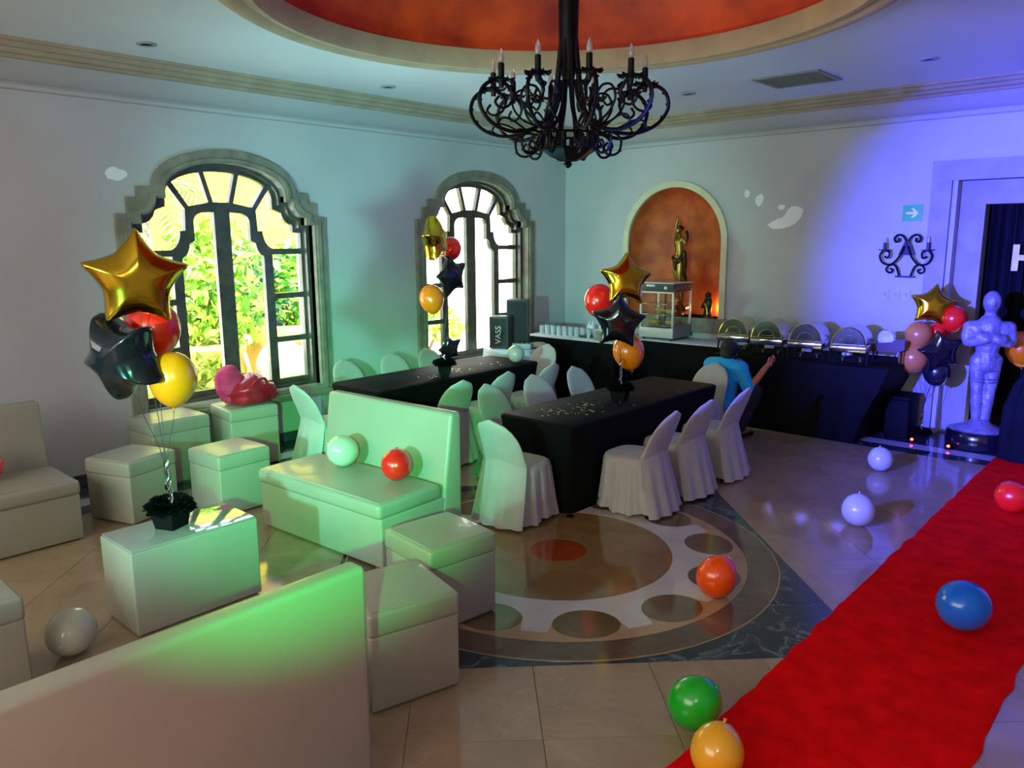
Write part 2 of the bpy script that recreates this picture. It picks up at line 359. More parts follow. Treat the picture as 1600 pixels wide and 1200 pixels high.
# doorway
dw = thing('door_1', 'stone framed doorway hung with a black curtain', 'doorway', ((DX0+DX1)/2, BY, 0), kind='structure')
c0 = (DX0+DX1)/2; hw = (DX1-DX0)/2
STONE2 = M('pale_door_stone', (.34, .31, .29), .7, var=.12, scale=4, bump=.12, bscale=40)
def ubox(b_, h0, h1, z0, z1, d0, d1):
    b_.prism([(-h1, 0), (-h0, 0), (-h0, z0), (h0, z0), (h0, 0), (h1, 0), (h1, z1), (-h1, z1)], [], lambda u, z, d: (u, -d, z), d0, d1)
b = MB(); ubox(b, hw+.3, hw+.5, DZ+.25, DZ+.46, -.3, .05); b.build('outer_frame', STONE2, dw, smooth=0)
b = MB(); ubox(b, hw, hw+.31, DZ, DZ+.26, -.4, -.14); b.build('inner_frame', STONE2, dw, smooth=0)
CURT = M('black_curtain', (.004, .004, .006), .85, var=.4, scale=4, spec=.15)
b = MB(); P = [(-hw-.1+2*(hw+.1)*i/120, .36+.03*sin(i*.9)+.015*sin(i*2.3)) for i in range(121)]
for z in (0.01, DZ+.1): b.v += [(x, y, z) for x, y in P]
b.f += [(i, i+1, 121+i+1, 121+i) for i in range(120)]
b.build('curtain', CURT, dw, smooth=60)
MB().box((0, .45, 1.4), (2*hw+.8, .04, 2.9)).build('backing', CURT, dw, smooth=0)

# ------------------------------------------------------------------ floor
flo = MB().box(((WX+RX)/2, (BY+NY)/2, -.06), (RX-WX+.6, BY-NY+.6, .11)).build('floor', M('grout', (.2, .15, .1), .7), kind='structure', smooth=0)
T_BEIGE = M_tile('beige_marble', (.3, .2, .115), (.42, .3, .19), (.5, .38, .26), .1)
T_DARK = M_tile('dark_green_marble', (.012, .022, .03), (.035, .05, .062), (.25, .27, .27), .09, vein=.55)
T_BROWN = M_tile('brown_marble', (.09, .055, .03), (.17, .11, .065), (.24, .17, .1), .09)
T_TAN = M_tile('tan_marble', (.36, .21, .1), (.5, .33, .18), (.55, .4, .24), .09)
T_DISC = M_tile('honey_marble', (.2, .11, .035), (.32, .185, .065), (.38, .24, .1), .09)
T_WHITE = M_tile('white_marble', (.5, .46, .4), (.66, .62, .56), (.7, .66, .6), .09)
T_RED = M_tile('red_marble', (.26, .03, .006), (.42, .07, .012), (.45, .1, .03), .09)
T_OLIVE = M_tile('olive_marble', (.12, .075, .028), (.2, .125, .05), (.24, .16, .08), .09)
TS = .612; s2 = sqrt(.5)
def clip(poly, ax, v, keep_gt):
    out = []
    for i in range(len(poly)):
        a, c = poly[i-1], poly[i]; ia = (a[ax] > v) == keep_gt; ic = (c[ax] > v) == keep_gt
        if ia != ic:
            t = (v-a[ax])/(c[ax]-a[ax]); out.append((a[0]+t*(c[0]-a[0]), a[1]+t*(c[1]-a[1])))
        if ic: out.append(c)
    return out
full = {}
def tile_obj(poly, c, mat, key=None, name='tile', z=0., h=.012):
    if key and key in full: me = full[key]
    else:
        b_ = MB(); b_.prism([(x-c[0], y-c[1]) for x, y in poly], [], lambda u, w, d: (u, w, d), -h, 0); me = b_.mesh(name, 0); me.materials.append(mat)
        if key: full[key] = me
    o = link(name, me, flo); o.location = (c[0], c[1], z); return o
XF0, XF1, YF0, YF1 = WX+.85, 2.2, -1.6, BY-1.07
g = .0018; big = MB()
for i in range(-16, 17):
    for j in range(-16, 17):
        e1, e2 = i*TS, j*TS
        c = (MED[0]+(e1+e2)*s2, MED[1]+(e2-e1)*s2)
        hh = TS/2-g; poly = [(c[0]+(p+q)*s2*hh, c[1]+(q-p)*s2*hh) for p, q in ((-1, -1), (1, -1), (1, 1), (-1, 1))]
        cl = poly
        for a_, v_, k_ in ((0, WX+.85, True), (0, RX, False), (1, NY, True), (1, BY-1.07, False)): cl = clip(cl, a_, v_, k_) if cl else cl
        if len(cl) < 3: continue
        dark = abs(i) <= 2 and abs(j) <= 2
        if dark and max(abs(i), abs(j)) < 2: continue
        mat = T_DARK if dark else T_BEIGE
        # seen from the photograph's side of the hall: real tiles; far behind the camera: joined
        vis = c[1] > -.5 and c[0] < .8
        if vis: tile_obj(cl, c, mat, key=('d' if dark else 'b') if cl == poly else None, name='marble_tile')
        else:
            big.prism(cl, [], lambda u, w, d: (u, w, d), -.012, 0)
tag(big.build('marble_tile_rest', T_BEIGE, flo, smooth=0), kind='stuff')
# border bands along the walls
LW = M_tile('pale_border_marble', (.42, .4, .4), (.55, .53, .52), (.6, .58, .56), .1)
def band(d0, d1, mat, key, back):
    L = .9; k = 0
    if back:
        x = WX+(d0 if d0 else 0)
        while x < RX:
            x1 = min(x+L, RX); y1, y0 = BY-d0*1.0, BY-d1
            tile_obj([(x+g, y0+g), (x1-g, y0+g), (x1-g, y1-g), (x+g, y1-g)], ((x+x1)/2, (y0+y1)/2), mat, key=key if x1-x > L-1e-6 else None, name='border_tile'); x = x1
    else:
        y = BY-1.07
        while y > NY:
            y0 = max(y-L, NY); x0, x1 = WX+d0, WX+d1
            tile_obj([(x0+g, y0+g), (x1-g, y0+g), (x1-g, y-g), (x0+g, y-g)], ((x0+x1)/2, (y0+y)/2), mat, key=key if y-y0 > L-1e-6 else None, name='border_tile'); y = y0
for k, (d0, d1, mat) in enumerate(((0, .42, T_DARK), (.42, .62, LW), (.62, .85, T_DARK))): band(d0, d1, mat, 'wb%d' % k, False)
for k, (d0, d1, mat) in enumerate(((0, .64, T_DARK), (.64, .85, LW), (.85, 1.07, T_DARK))): band(d0, d1, mat, 'bb%d' % k, True)
# medallion inlay
def ring(name, r0, r1, mat, z, n=96):
    b_ = MB(); o_ = [(r1*cos(2*pi*i/n), r1*sin(2*pi*i/n)) for i in range(n)]
    h_ = [[(r0*cos(2*pi*i/n), r0*sin(2*pi*i/n)) for i in range(n)]] if r0 else []
    b_.prism(o_, h_, lambda u, w, d: (u, w, d), -.008, 0); o = b_.build(name, mat, flo, smooth=0); o.location = (*MED, z); return o
ring('medallion_outer_ring', 1.302, 1.5, T_BROWN, .0016)
ring('medallion_tan_ring', .8, 1.3, T_TAN, .0016)
ring('medallion_disc', .2, .797, T_DISC, .0016)
ring('medallion_centre', 0, .198, T_RED, .0016)
ring('medallion_edge_line', 1.498, 1.507, T_TAN, .002)
NS = 12
for i in range(NS):
    a = rad(-43+30*i)
    c = (MED[0]+1.1*cos(a), MED[1]+1.1*sin(a)); n = 28
    # dark roundel between two arms
    b_ = MB(); b_.prism([(.2*cos(2*pi*k/n), .17*sin(2*pi*k/n)) for k in range(n)], [], lambda u, w, d: (u, w, d), -.006, 0)
    if i == 0: rme = b_.mesh('medallion_roundel', 0); rme.materials.append(T_OLIVE)
    o = link('medallion_roundel', rme, flo); o.location = (*c, .0022); o.rotation_euler.z = a+pi/2
    # white arm of the star wheel
    if i == 0:
        R0 = .8; pts = []
        for k in range(9):
            t = -15+30*k/8; pts.append((R0*cos(rad(t)), R0*sin(rad(t))))
        outerp = []
        for k in range(25):
            t = 15-30*k/24; rr = .84+.36*(1-min(1, abs(t)/15*1.0))**1.0
            # follow the roundels: radius where the roundel starts
            dth = 15-abs(t); uu = 1.1*sin(rad(dth)); rin = 1.1-.17*sqrt(max(0, 1-(uu/.2)**2)) if uu < .2 else 1.2
            outerp.append((min(1.2, rin)*cos(rad(t)), min(1.2, rin)*sin(rad(t))))
        b_ = MB(); b_.prism(pts+outerp, [], lambda u, w, d: (u, w, d), -.006, 0); wme = b_.mesh('medallion_arm', 0); wme.materials.append(T_WHITE)
    o = link('medallion_arm', wme, flo); o.location = (*MED, .0024); o.rotation_euler.z = a+rad(15)

# red carpet
b = MB(); nx, ny = 24, 170
for j in range(ny+1):
    y = -1.2+10.75*j/ny
    for i in range(nx+1):
        u = i/nx; x = -1.495+.955*u+.012*noise.noise((0, y*1.7, 3 if u < .5 else 9))+(.02 if u in (0, 1) else 0)*noise.noise((5, y*6, u))
        z = .007+.008*max(0, noise.noise((x*2.2+y*1.3, y*1.2-x, 1.5))) + .006*max(0, noise.noise((x*9, y*3.1, 7)))
        if i in (0, nx): z = .004
        b.v.append((x, y, z))
for j in range(ny):
    for i in range(nx): k = j*(nx+1)+i; b.f.append((k, k+1, k+nx+2, k+nx+1))
k0 = len(b.v)
b.build('carpet_runner', CARPET, label='long red carpet runner leading to the curtained doorway', cat='carpet', smooth=180)

# ------------------------------------------------------------------ white lounge furniture
def ottoman(label, loc, rz, h=.51, sx=.48, sy=.48, first=[]):
    t = thing('ottoman', label, 'ottoman', loc, rz, 'white vinyl cube ottomans')
    b = MB(); b.soft((0, 0, (h-.13)/2+.01), (sx-.012, sy-.012, h-.13), .012); b.build('body', VINYL, t)
    b = MB(); b.soft((0, 0, h-.065), (sx, sy, .122), .022, puff=.018); b.build('lid', VINYL, t)
    b = MB(); b.box((0, 0, h-.13), (sx-.03, sy-.03, .014)); b.build('seam', M('seam_shadow', (.2, .19, .17), .8), t, smooth=0)
    for i in (-1, 1):
        for j in (-1, 1): MB().lathe([(.02, 0), (.022, .02)], 10, Matrix.Translation((i*(sx/2-.06), j*(sy/2-.06), 0))).build('foot', IRON, t)
    return t
ottoman('white cube ottoman beside the left sofa, turned at an angle', (-6.42, 2.46, 0), rad(20))
ottoman('white cube ottoman between the window ottomans and the green-lit sofa', (-6.0, 3.09, 0), rad(3))
ottoman('tall white ottoman under the left end of the big window', (-7.17, 3.12, 0), rad(2), .6, .5, .56)
ottoman('white ottoman under the window carrying the red bag', (-7.12, 3.86, 0), rad(-6), .6, .5, .5)
ottoman('white cube ottoman touching the right end of the green-lit sofa', (-3.27, 2.96, 0), rad(-7))
ottoman('white cube ottoman nearest the camera, beside the sofa back', (-2.885, 2.3, 0), rad(-15))
ottoman('white cube ottoman cut off by the left edge of the picture', (-4.39, .79, 0), 0)

def sofa(label, loc, rz, L=1.41):
    """faces -y locally, front at y = 0, back at y = .8"""
    t = thing('sofa', label, 'sofa', loc, rz, 'white vinyl two-seat sofas')
    b = MB(); b.soft((0, .39, .185), (L-.012, .76, .35), .015); b.build('base', VINYL, t)
    b = MB(); b.soft((0, .29, .41), (L, .6, .11), .032, puff=.02); b.build('seat_cushion', VINYL, t)
    def tp(v):
        if v.co.z > 0: v.co.y = .025+(.085 if v.co.y > 0 else -.02)
        else: v.co.y = .1 if v.co.y > 0 else -.14
    b = MB(); b.soft((0, .7, .5), (L, .2, .93), .028, taper=tp, seg=4); b.build('backrest', VINYL, t)
    for i in (-1, 1):
        for y in (.08, .7): MB().lathe([(.025, 0), (.028, .03)], 10, Matrix.Translation((i*(L/2-.08), y, 0))).build('foot', IRON, t)
    return t
sofa('white vinyl sofa lit green, facing the cube table, two balloons on it', (-4.675, 3.03, 0), rad(3))
sofa('white vinyl sofa nearest the camera, seen from behind', (-3.13, 1.015, 0), rad(-90))
sofa('white vinyl sofa against the window wall at the left edge', (-6.12, 1.265, 0), rad(90))

t = thing('cube_table', 'white vinyl block table with a clear glass top and a balloon centrepiece', 'table', (-4.505, 1.975, 0))
MB().soft((0, 0, .255), (.43, .77, .49), .01).build('body', VINYL, t)
MB().soft((0, 0, .506), (.42, .75, .012), .003).build('glass_top', M('glass_top', (.32, .31, .28), .06, var=.05, coat=1, spec=.8), t)
t2 = t

# ------------------------------------------------------------------ banquet tables
def banquet(label, loc, rz, W=.78, L=2.4, H=.75):
    t = thing('banquet_table', label, 'table', loc, rz, 'long tables under black stretch covers')
    def rr(w, l, r, z, n=6):
        o = []
        for cx, cy, a0 in ((1, 1, 0), (-1, 1, 90), (-1, -1, 180), (1, -1, 270)):
            for k in range(n+1):
                a = rad(a0+90*k/n); o.append((cx*(w/2-r)+r*cos(a), cy*(l/2-r)+r*sin(a), z))
        return o
    rings = []
    for z, k, r in ((.0, -.05, .1), (.1, -.055, .1), (.3, -.05, .09), (.5, -.025, .07), (.66, -.005, .06), (.72, 0, .055), (H-.012, 0, .055), (H, -.018, .05)):
        rings.append(rr(W+2*k, L+2*k, r, z))
    b = MB(); b.loft(rings); b.build('stretch_cover', BLACKC, t, smooth=50)
    for i in (-1, 1):
        for j in (-1, 1): MB().lathe([(.03, 0.0), (.03, .012)], 10, Matrix.Translation((i*(W/2-.03), j*(L/2-.03), 0))).build('foot', IRON, t)
    return t
banquet('black covered table nearer the dance floor, gold star balloons on it', (-4.03, 5.9, 0), 0)
banquet('black covered table along the windows behind the green-lit sofa', (-6.36, 5.86, 0), rad(1.2), .8, 2.46)
def confetti(label, cx, cy, w, l, spots, z=.7505):
    b = MB()
    for (x, y, s, n_) in spots:
        for k in range(n_):
            px, py = random.gauss(x, s), random.gauss(y, s); a0 = random.random()*6; r = random.uniform(.009, .018)
            vs = []
            for i in range(10):
                q = r if i % 2 == 0 else r*.45; vs.append((px+q*cos(a0+i*pi/5), py+q*sin(a0+i*pi/5), z+random.uniform(.001, .004)))
            b.add(vs, [tuple(range(10))])
    b.build('star_confetti', M('pale_gold_confetti', (.85, .72, .4), .25, metal=.7, var=.2), label=label, cat='confetti', kind='stuff', smooth=0)
confetti('gold star confetti scattered on the nearer black table', 0, 0, 0, 0, [(-4.1, 5.0, .1, 22), (-3.95, 5.25, .1, 26), (-4.1, 5.45, .08, 16), (-3.85, 5.7, .06, 8), (-4.0, 6.5, .2, 5)])
confetti('gold star confetti scattered on the table by the windows', 0, 0, 0, 0, [(-6.2, 5.55, .09, 18), (-6.25, 6.0, .1, 22), (-6.2, 6.6, .1, 8), (-6.15, 6.85, .04, 6)])

# ------------------------------------------------------------------ covered chairs
def make_chair(label, loc, rz):
    """faces +y locally, seat centre at the origin"""
    t = thing('covered_chair', label, 'chair', loc, rz, 'white skirted chairs at the black tables')
    # skirt: pleated loft from the seat rim to the floor
    n = 96; rings = []
    def rim(k, ex, rnd):
        a = 2*pi*k/n; c, s_ = cos(a), sin(a); p = 3.2
        q = (abs(c)**p+abs(s_)**p)**(-1/p); return c*q*ex, s_*q*ex
    for z, ex, amp in ((.455, .2, 0), (.44, .222, .002), (.41, .226, .005), (.3, .234, .01), (.15, .247, .015), (.025, .262, .021)):
        R_ = []
        for k in range(n):
            x, y = rim(k, 1, 0); a = 2*pi*k/n
            w = amp*(sin(a*13)+.6*sin(a*29+1)); back = max(0, -sin(a))**2*(.455-z)*.18
            L_ = Vector((x, y)).normalized(); R_.append((x*ex+L_.x*w, y*ex+L_.y*w-back+.01, z+(.012*sin(a*5+1) if z < .1 else 0)))
        rings.append(R_)
    b = MB(); b.loft(rings, caps=False); b.build('skirt', CLOTHW, t, smooth=80)
    b = MB(); rings = []
    for z, ex in ((.44, .222), (.46, .216), (.472, .19), (.478, .13), (.48, .06), (.48, .002)):
        rings.append([(rim(k*3, 1, 0)[0]*ex, rim(k*3, 1, 0)[1]*ex+.01, z) for k in range(32)])
    b.loft(rings, caps=False); b.build('seat_cover', CLOTHW, t, smooth=80)
    # back cover: closed shell leaning backwards, rounded head
    b = MB(); rings = []; m = 28
    for i in range(15):
        s_ = i/14; z = .22+.64*s_
        hw_ = .222-.012*s_ if s_ < .6 else .2148*sqrt(max(.0, 1-((s_-.6)/.4)**2.3))
        hw_ = max(hw_, .012); lean = -.175-.03*max(0, (z-.44))/.42-.15*max(0, (z-.42)/.44)**1.25+(-.04*(.44-z)/.22 if z < .44 else 0)
        th = .04*(1-.4*s_) if s_ < .97 else .014
        R_ = []
        for k in range(m):
            a = 2*pi*k/m; x = hw_*(abs(cos(a))**.7)*(1 if cos(a) > 0 else -1); y = th*sin(a)
            bow = -.022*(1-(x/.22)**2)*(1 if z > .4 else .3)      # hollow towards the sitter
            R_.append((x, lean+y+bow+.02, z))
        rings.append(R_)
    b.loft(rings); b.build('back_cover', CLOTHW, t, smooth=70)
    # rear drape below the back
    b = MB(); rows = []; w_ = 26
    for i in range(7):
        z = .52-.5*i/6; row = []
        for k in range(w_+1):
            u = -1+2*k/w_; x = u*(.215+.05*i/6)
            y = -.238-.12*(i/6)**1.15+.05*u*u+.014*(i/6)*sin(u*11+1)+.02*abs(u)**3
            row.append((x, y, z))
        rows.append(row)
    for r_ in rows: b.v += r_
    for i in range(6):
        for k in range(w_): q = i*(w_+1)+k; b.f.append((q, q+1, q+w_+2, q+w_+1))
    b.build('rear_drape', CLOTHW, t, smooth=80)
    for x in (-.2, .2):
        for y in (-.22, .22): MB().lathe([(.012, 0), (.014, .09)], 8, Matrix.Translation((x, y, 0))).build('leg', IRON, t)
    return t
c0_ = make_chair('white covered chair at the near head of the front black table', (-4.0, 4.48, 0), rad(4))
CH = []
ordn = ('nearest the camera', 'in the middle', 'farthest from the camera')
for i, y in enumerate((5.28, 5.89, 6.55)):
    CH.append(((-3.42, y), rad(90+(4, -2, 3)[i]), 'white covered chair on the carpet side of the front table, '+ordn[i]))
    CH.append(((-4.68, (5.2, 5.83, 6.53)[i]), rad(-90+(3, -4, 2)[i]), 'white covered chair between the tables facing the front table, '+ordn[i]))
    CH.append(((-5.69, (5.2, 5.82, 6.55)[i]), rad(90+(-3, 2, 4)[i]), 'white covered chair between the tables facing the window table, '+ordn[i]))
    CH.append(((-7.0, (5.24, 5.9, 6.5)[i]), rad(-90+(2, -3, 3)[i]), 'white covered chair against the window wall behind the window table, '+ordn[i]))
CH.append(((-4.0, 7.34), rad(180-3), 'white covered chair at the far head of the front table, beside the person'))
CH.append(((-6.36, 4.33), rad(-3), 'white covered chair at the near head of the window table, behind the sofa'))
CH.append(((-6.37, 7.38), rad(182), 'white covered chair at the far head of the window table, behind a white balloon'))
for (p, r_, l) in CH:
    o_ = dup(c0_, (*p, 0), r_, l)

# ------------------------------------------------------------------ balloons
def latex_mesh(r, asp=1.12):
    prof = []; k = max(0, asp-1)*5                     # pointed bottom for the longer balloons
    for i in range(23):
        a = -pi/2+pi*i/22; q = cos(a)*r; z = sin(a)*r*asp
        if z < 0: q *= 1-.2*min(1, k)*sin(-a)**2*1.0; z *= 1.08
        prof.append((max(q, 1e-4), z))
    return prof
def latex_balloon(label, loc, r, mat, tilt=(0, 0), rz=0., asp=1.08, ribbon_to=None, group='loose round balloons', name='round_balloon'):
    t = thing(name, label, 'balloon', loc, 0, group)
    m = rotm(tilt[0], tilt[1], rz)
    b = MB(); b.lathe(latex_mesh(r, asp), 32, m); body = b.build('skin', mat, t, smooth=180)
    zb = -r*asp*1.08
    b = MB(); b.lathe([(.006, zb+.006), (.006, zb-.002), (.004, zb-.006), (.009, zb-.012), (.008, zb-.014), (.001, zb-.012)], 12, m); b.build('knot', mat, t, smooth=60)
    if ribbon_to is not None:
        k = m @ Vector((0, 0, zb-.015)); e = Vector(ribbon_to)-Vector(loc)
        b = MB(); b.tube(bez(k, k+Vector((0, 0, -.12)), e+Vector((0, 0, .25)), e, 12), .0022, 5); b.build('ribbon', RIBBON, t)
    return t
def star_mesh(b, R, T, roll, mtx, npt=5):
    rows = 12; per = 16; nseg = per*npt; E = []
    for k in range(nseg):
        a = 2*pi*k/nseg; f = (k % per)/per; d = 2*(f if f <= .5 else 1-f)      # 0 at tip, 1 at valley
        # soft-edged inflated star: slightly concave sides, blunt tips
        tip = Vector((R, 0)); val = Vector((R*.6*cos(pi/npt), R*.6*sin(pi/npt))); p = tip.lerp(val, d); p *= 1-.05*sin(pi*d)
        if d < .13: p *= 1-.05*(1-d/.13)
        sg = 1 if f <= .5 else -1; base = 2*pi*(k//per+(0 if f <= .5 else 1))/npt
        E.append((base+sg*atan2(p.y, p.x)+pi/2+roll, p.length))
    P2 = [Vector((q*cos(a), q*sin(a))) for a, q in E]
    def dist(p):
        m = 9
        for i in range(nseg):
            u = P2[i-1]; w = P2[i]; t_ = max(0, min(1, (p-u).dot(w-u)/max(1e-9, (w-u).length_squared))); m = min(m, (u+(w-u)*t_-p).length)
        return m
    vs = []; fs = []; H = {}
    for i in range(1, rows+1):
        q = 1-(1-i/rows)**1.35 if i < rows else 1
        for k in range(nseg):
            p = P2[k]*q; x = min(1, dist(p)/(R*.44)) if i < rows else 0
            H[i, k] = (p, T*sqrt(max(0, 1-(1-x)**2))*(1-.1*(q**4)*(.5+.5*cos(k*pi))))
    for side in (1, -1):
        base = len(vs); vs.append((0, -side*T, 0))
        for i in range(1, rows+1):
            for k in range(nseg): p, h = H[i, k]; vs.append((p.x, -side*h, p.y))
        for k in range(nseg):
            l = (k+1) % nseg; fs.append((base, base+1+k, base+1+l))
            for i in range(rows-1):
                p = base+1+i*nseg; fs.append((p+k, p+l, p+nseg+l, p+nseg+k))
    b.add(vs, fs, mtx)
def star_balloon(label, loc, R, mat, yaw, roll=0., tilt=0., ribbon_to=None, group='foil star balloons', T=None):
    t = thing('star_balloon', label, 'balloon', loc, 0, group)
    m = rotm(tilt, 0, yaw)
    b = MB(); star_mesh(b, R, T or R*.36, roll, m); o = b.build('foil', mat, t, smooth=180)
    bm = bmesh.new(); bm.from_mesh(o.data); bmesh.ops.remove_doubles(bm, verts=bm.verts, dist=1e-5); bmesh.ops.recalc_face_normals(bm, faces=bm.faces); bm.to_mesh(o.data); bm.free()
    k = m @ Vector((R*.5*sin(-roll*0), 0, -R*.5))
    b = MB(); b.box((0, 0, -R*.5-.012), (.018, .003, .03), m); b.build('tail', mat, t, smooth=0)
    if ribbon_to is not None:
        e = Vector(ribbon_to)-Vector(loc)
        b = MB(); b.tube(bez(k, k+Vector((0, 0, -.15)), e+Vector((0, 0, .25)), e, 12), .0022, 5); b.build('ribbon', RIBBON, t)
    return t
def facing(p, off=0.): return atan2(-p[0], p[1])+rad(off)
def balloon_pot(label, loc, s=1., rz=.4):
    t = thing('balloon_pot', label, 'centrepiece', loc, rz, 'black pots weighting the balloon bunches')
    b = MB()
    b.loft([[(x*w, y*w, z) for x, y in ((-1, -1), (1, -1), (1, 1), (-1, 1))] for z, w in ((0, .052*s), (.09*s, .066*s))]); b.build('pot', M('black_pot', (.004, .004, .005), .6, spec=.1), t, smooth=20)
    b = MB(); rnd = random.Random(3)
    for i in range(800):
        a = rnd.random()*2*pi; el = rnd.uniform(-.45, 1.25); L = rnd.uniform(.045, .09)*s; d = Vector((cos(a)*cos(el), sin(a)*cos(el), sin(el)*.6))
        p0 = Vector((cos(a)*.035*s, sin(a)*.035*s, .1*s)); p1 = p0+d*L; side = d.cross(Vector((rnd.random()-.5, rnd.random()-.5, 1))).normalized()*.011*s
        b.add([p0-side*.4, p0+side*.4, p1+side, p1-side], [(0, 1, 2, 3)])
    tag(b.build('tulle_frill', TULLE, t, smooth=0), kind='stuff')
    b = MB()
    for k in range(3):
        pts = []; ph = k*2.1
        for i in range(25):
            q = i/24; pts.append((.014*s*cos(ph+q*13)*(1-.4*q), .014*s*sin(ph+q*13)*(1-.4*q), .09*s+.24*s*q))
        b.tube(pts, .0055*s, 4, flat=.3)
    b.build('tinsel_twist', TINSEL, t, smooth=30)
    return t
# bunch on the cube table
P1 = (-4.52, 1.93, .512); k1 = (-4.52, 1.93, .8)
balloon_pot('black frilled balloon pot on the white cube table', P1, 1.25)
star_balloon('large gold star balloon, topmost over the cube table', (-4.45, 1.83, 1.99), .3, GOLD, facing((-4.45, 1.83), 6), rad(-2), rad(4), k1)
latex_balloon('red round balloon behind the gold star over the cube table', (-4.62, 1.97, 1.7), .15, RED, (0, 0), ribbon_to=k1, asp=1.1, group='balloons over the cube table')
star_balloon('black star balloon turned sideways over the cube table', (-4.5, 1.74, 1.57), .28, BLACKF, facing((-4.5, 1.74), -52), rad(22), rad(10), k1, T=.15)
latex_balloon('amber yellow balloon, lowest over the cube table', (-4.42, 1.97, 1.42), .132, YELLOW, (0, rad(8)), ribbon_to=k1, asp=1.2, group='balloons over the cube table')
# bunch on the window table
P2 = (-6.2, 5.74, .752); k2 = (-6.2, 5.74, 1.05)
balloon_pot('black frilled balloon pot on the table by the windows', P2, 1.15, .9)
star_balloon('gold star balloon seen edge-on before the far window', (-6.15, 5.6, 2.2), .26, GOLD, facing((-6.15, 5.6), 70), rad(8), rad(-4), k2, T=.11)
latex_balloon('red round balloon before the far window', (-6.32, 5.99, 2.1), .115, RED, ribbon_to=k2, group='balloons over the window table')
star_balloon('black star balloon before the far window', (-6.15, 5.83, 1.81), .25, BLACKF, facing((-6.15, 5.83), 50), rad(18), rad(6), k2, T=.08)
latex_balloon('amber yellow balloon before the far window', (-6.2, 5.58, 1.58), .13, YELLOW, (0, rad(-12)), ribbon_to=k2, asp=1.18, group='balloons over the window table')
star_balloon('small black star balloon hanging just above the window table pot', (-6.2, 5.83, 1.02), .17, BLACKF, facing((-6.2, 5.8), 40), rad(20), rad(15), None, T=.05)
# bunch on the front table
P3 = (-3.95, 5.82, .752); k3 = (-3.95, 5.82, 1.05)
balloon_pot('black frilled balloon pot on the front black table', P3, 1.1, .2)
star_balloon('gold star balloon, topmost over the front black table', (-3.95, 5.88, 1.83), .265, GOLD, facing((-3.95, 5.88), 18), rad(-4), rad(-12), k3)
latex_balloon('red round balloon behind the stars over the front black table', (-4.3, 5.97, 1.63), .142, RED, ribbon_to=k3, group='balloons over the front table')
star_balloon('black star balloon in the middle over the front black table', (-3.9, 5.7, 1.47), .265, BLACKF, facing((-3.9, 5.7), -4), rad(-4), rad(4), k3)
latex_balloon('amber yellow balloon, lowest over the front black table', (-4.0, 6.02, 1.17), .145, YELLOW, (0, rad(-14)), ribbon_to=k3, asp=1.14, group='balloons over the front table')
# bunch by the doorway
P4 = (-2.25, 9.1, .0); k4 = (-2.25, 9.1, .3)
balloon_pot('black frilled balloon pot on the floor left of the doorway', P4, 1.0, .5)
star_balloon('gold star balloon, topmost beside the doorway', (-2.27, 9.2, 1.47), .25, GOLD, facing((-2.27, 9.2), 6), rad(-8), rad(-8), k4)
latex_balloon('pink red balloon, right of the bunch by the doorway', (-2.08, 9.3, 1.33), .13, RED, ribbon_to=k4, group='balloons by the doorway')
latex_balloon('small pink red balloon under the gold star by the doorway', (-2.24, 9.36, 1.17), .1, RED, ribbon_to=k4, group='balloons by the doorway')
latex_balloon('upper amber balloon left of the black star by the doorway', (-2.38, 9.18, 1.15), .135, TAN, (0, .1), ribbon_to=k4, group='balloons by the doorway')
latex_balloon('lower amber balloon left of the black star by the doorway', (-2.4, 9.14, .9), .15, TAN, (0, .15), ribbon_to=k4, group='balloons by the doorway')
star_balloon('black star balloon in the bunch by the doorway', (-2.13, 9.1, 1.0), .25, BLACKF, facing((-2.13, 9.1), 25), rad(15), rad(8), k4)
latex_balloon('black round balloon, lowest by the doorway', (-2.17, 9.2, .76), .135, BLACKL, ribbon_to=k4, group='balloons by the doorway')
# loose balloons
def loose(label, x, y, r, mat, z0=0., tilt=(.3, .2), asp=1.0): latex_balloon(label, (x, y, z0+r*1.0), r, mat, tilt, random.random()*6, asp)
loose('orange balloon on the rim of the floor medallion', -2.12, 4.22, .124, ORANGE, tilt=(pi+.2, .3), asp=1.06)
loose('white balloon on the floor, farther of two beside the carpet', -2.22, 7.66, .112, WHITE, tilt=(pi, .1))
loose('white balloon on the floor, nearer of two beside the carpet', -1.88, 6.04, .122, WHITE, tilt=(pi, .2))
loose('green balloon on the floor touching the carpet edge', -1.56, 2.94, .116, GREEN, .004, tilt=(2.4, .3), asp=1.06)
loose('yellow balloon on the carpet cut by the bottom of the picture', -1.315, 2.69, .108, GOLDEN, .012, tilt=(2.8, .3), asp=1.05)
loose('blue balloon lying on the red carpet', -.87, 4.73, .139, BLUE, .014, tilt=(1.5, 1.2), asp=1.02)
loose('red balloon on the carpet near the right edge', -1.05, 7.12, .127, RED, .014, tilt=(1.6, .4))
loose('red balloon on the carpet cut by the right edge', -.62, 6.35, .11, RED, .014, tilt=(1.6, .4))
loose('white balloon on the floor between sofa and cube table', -4.4, 1.29, .128, WHITE, tilt=(1.5, .5), asp=1.02)
loose('red balloon resting on the green-lit sofa', -4.28, 3.47, .112, RED, .483, tilt=(2.6, .3))
loose('white balloon resting on the green-lit sofa', -4.87, 3.43, .119, WHITE, .483, tilt=(2.2, .4))
loose('white balloon resting on the far end of the window table', -6.14, 6.85, .1, WHITE, .752, tilt=(2.2, .4))
loose('red balloon on the left sofa cut by the left edge', -6.5, 1.47, .12, RED, .483, tilt=(2.2, .4))

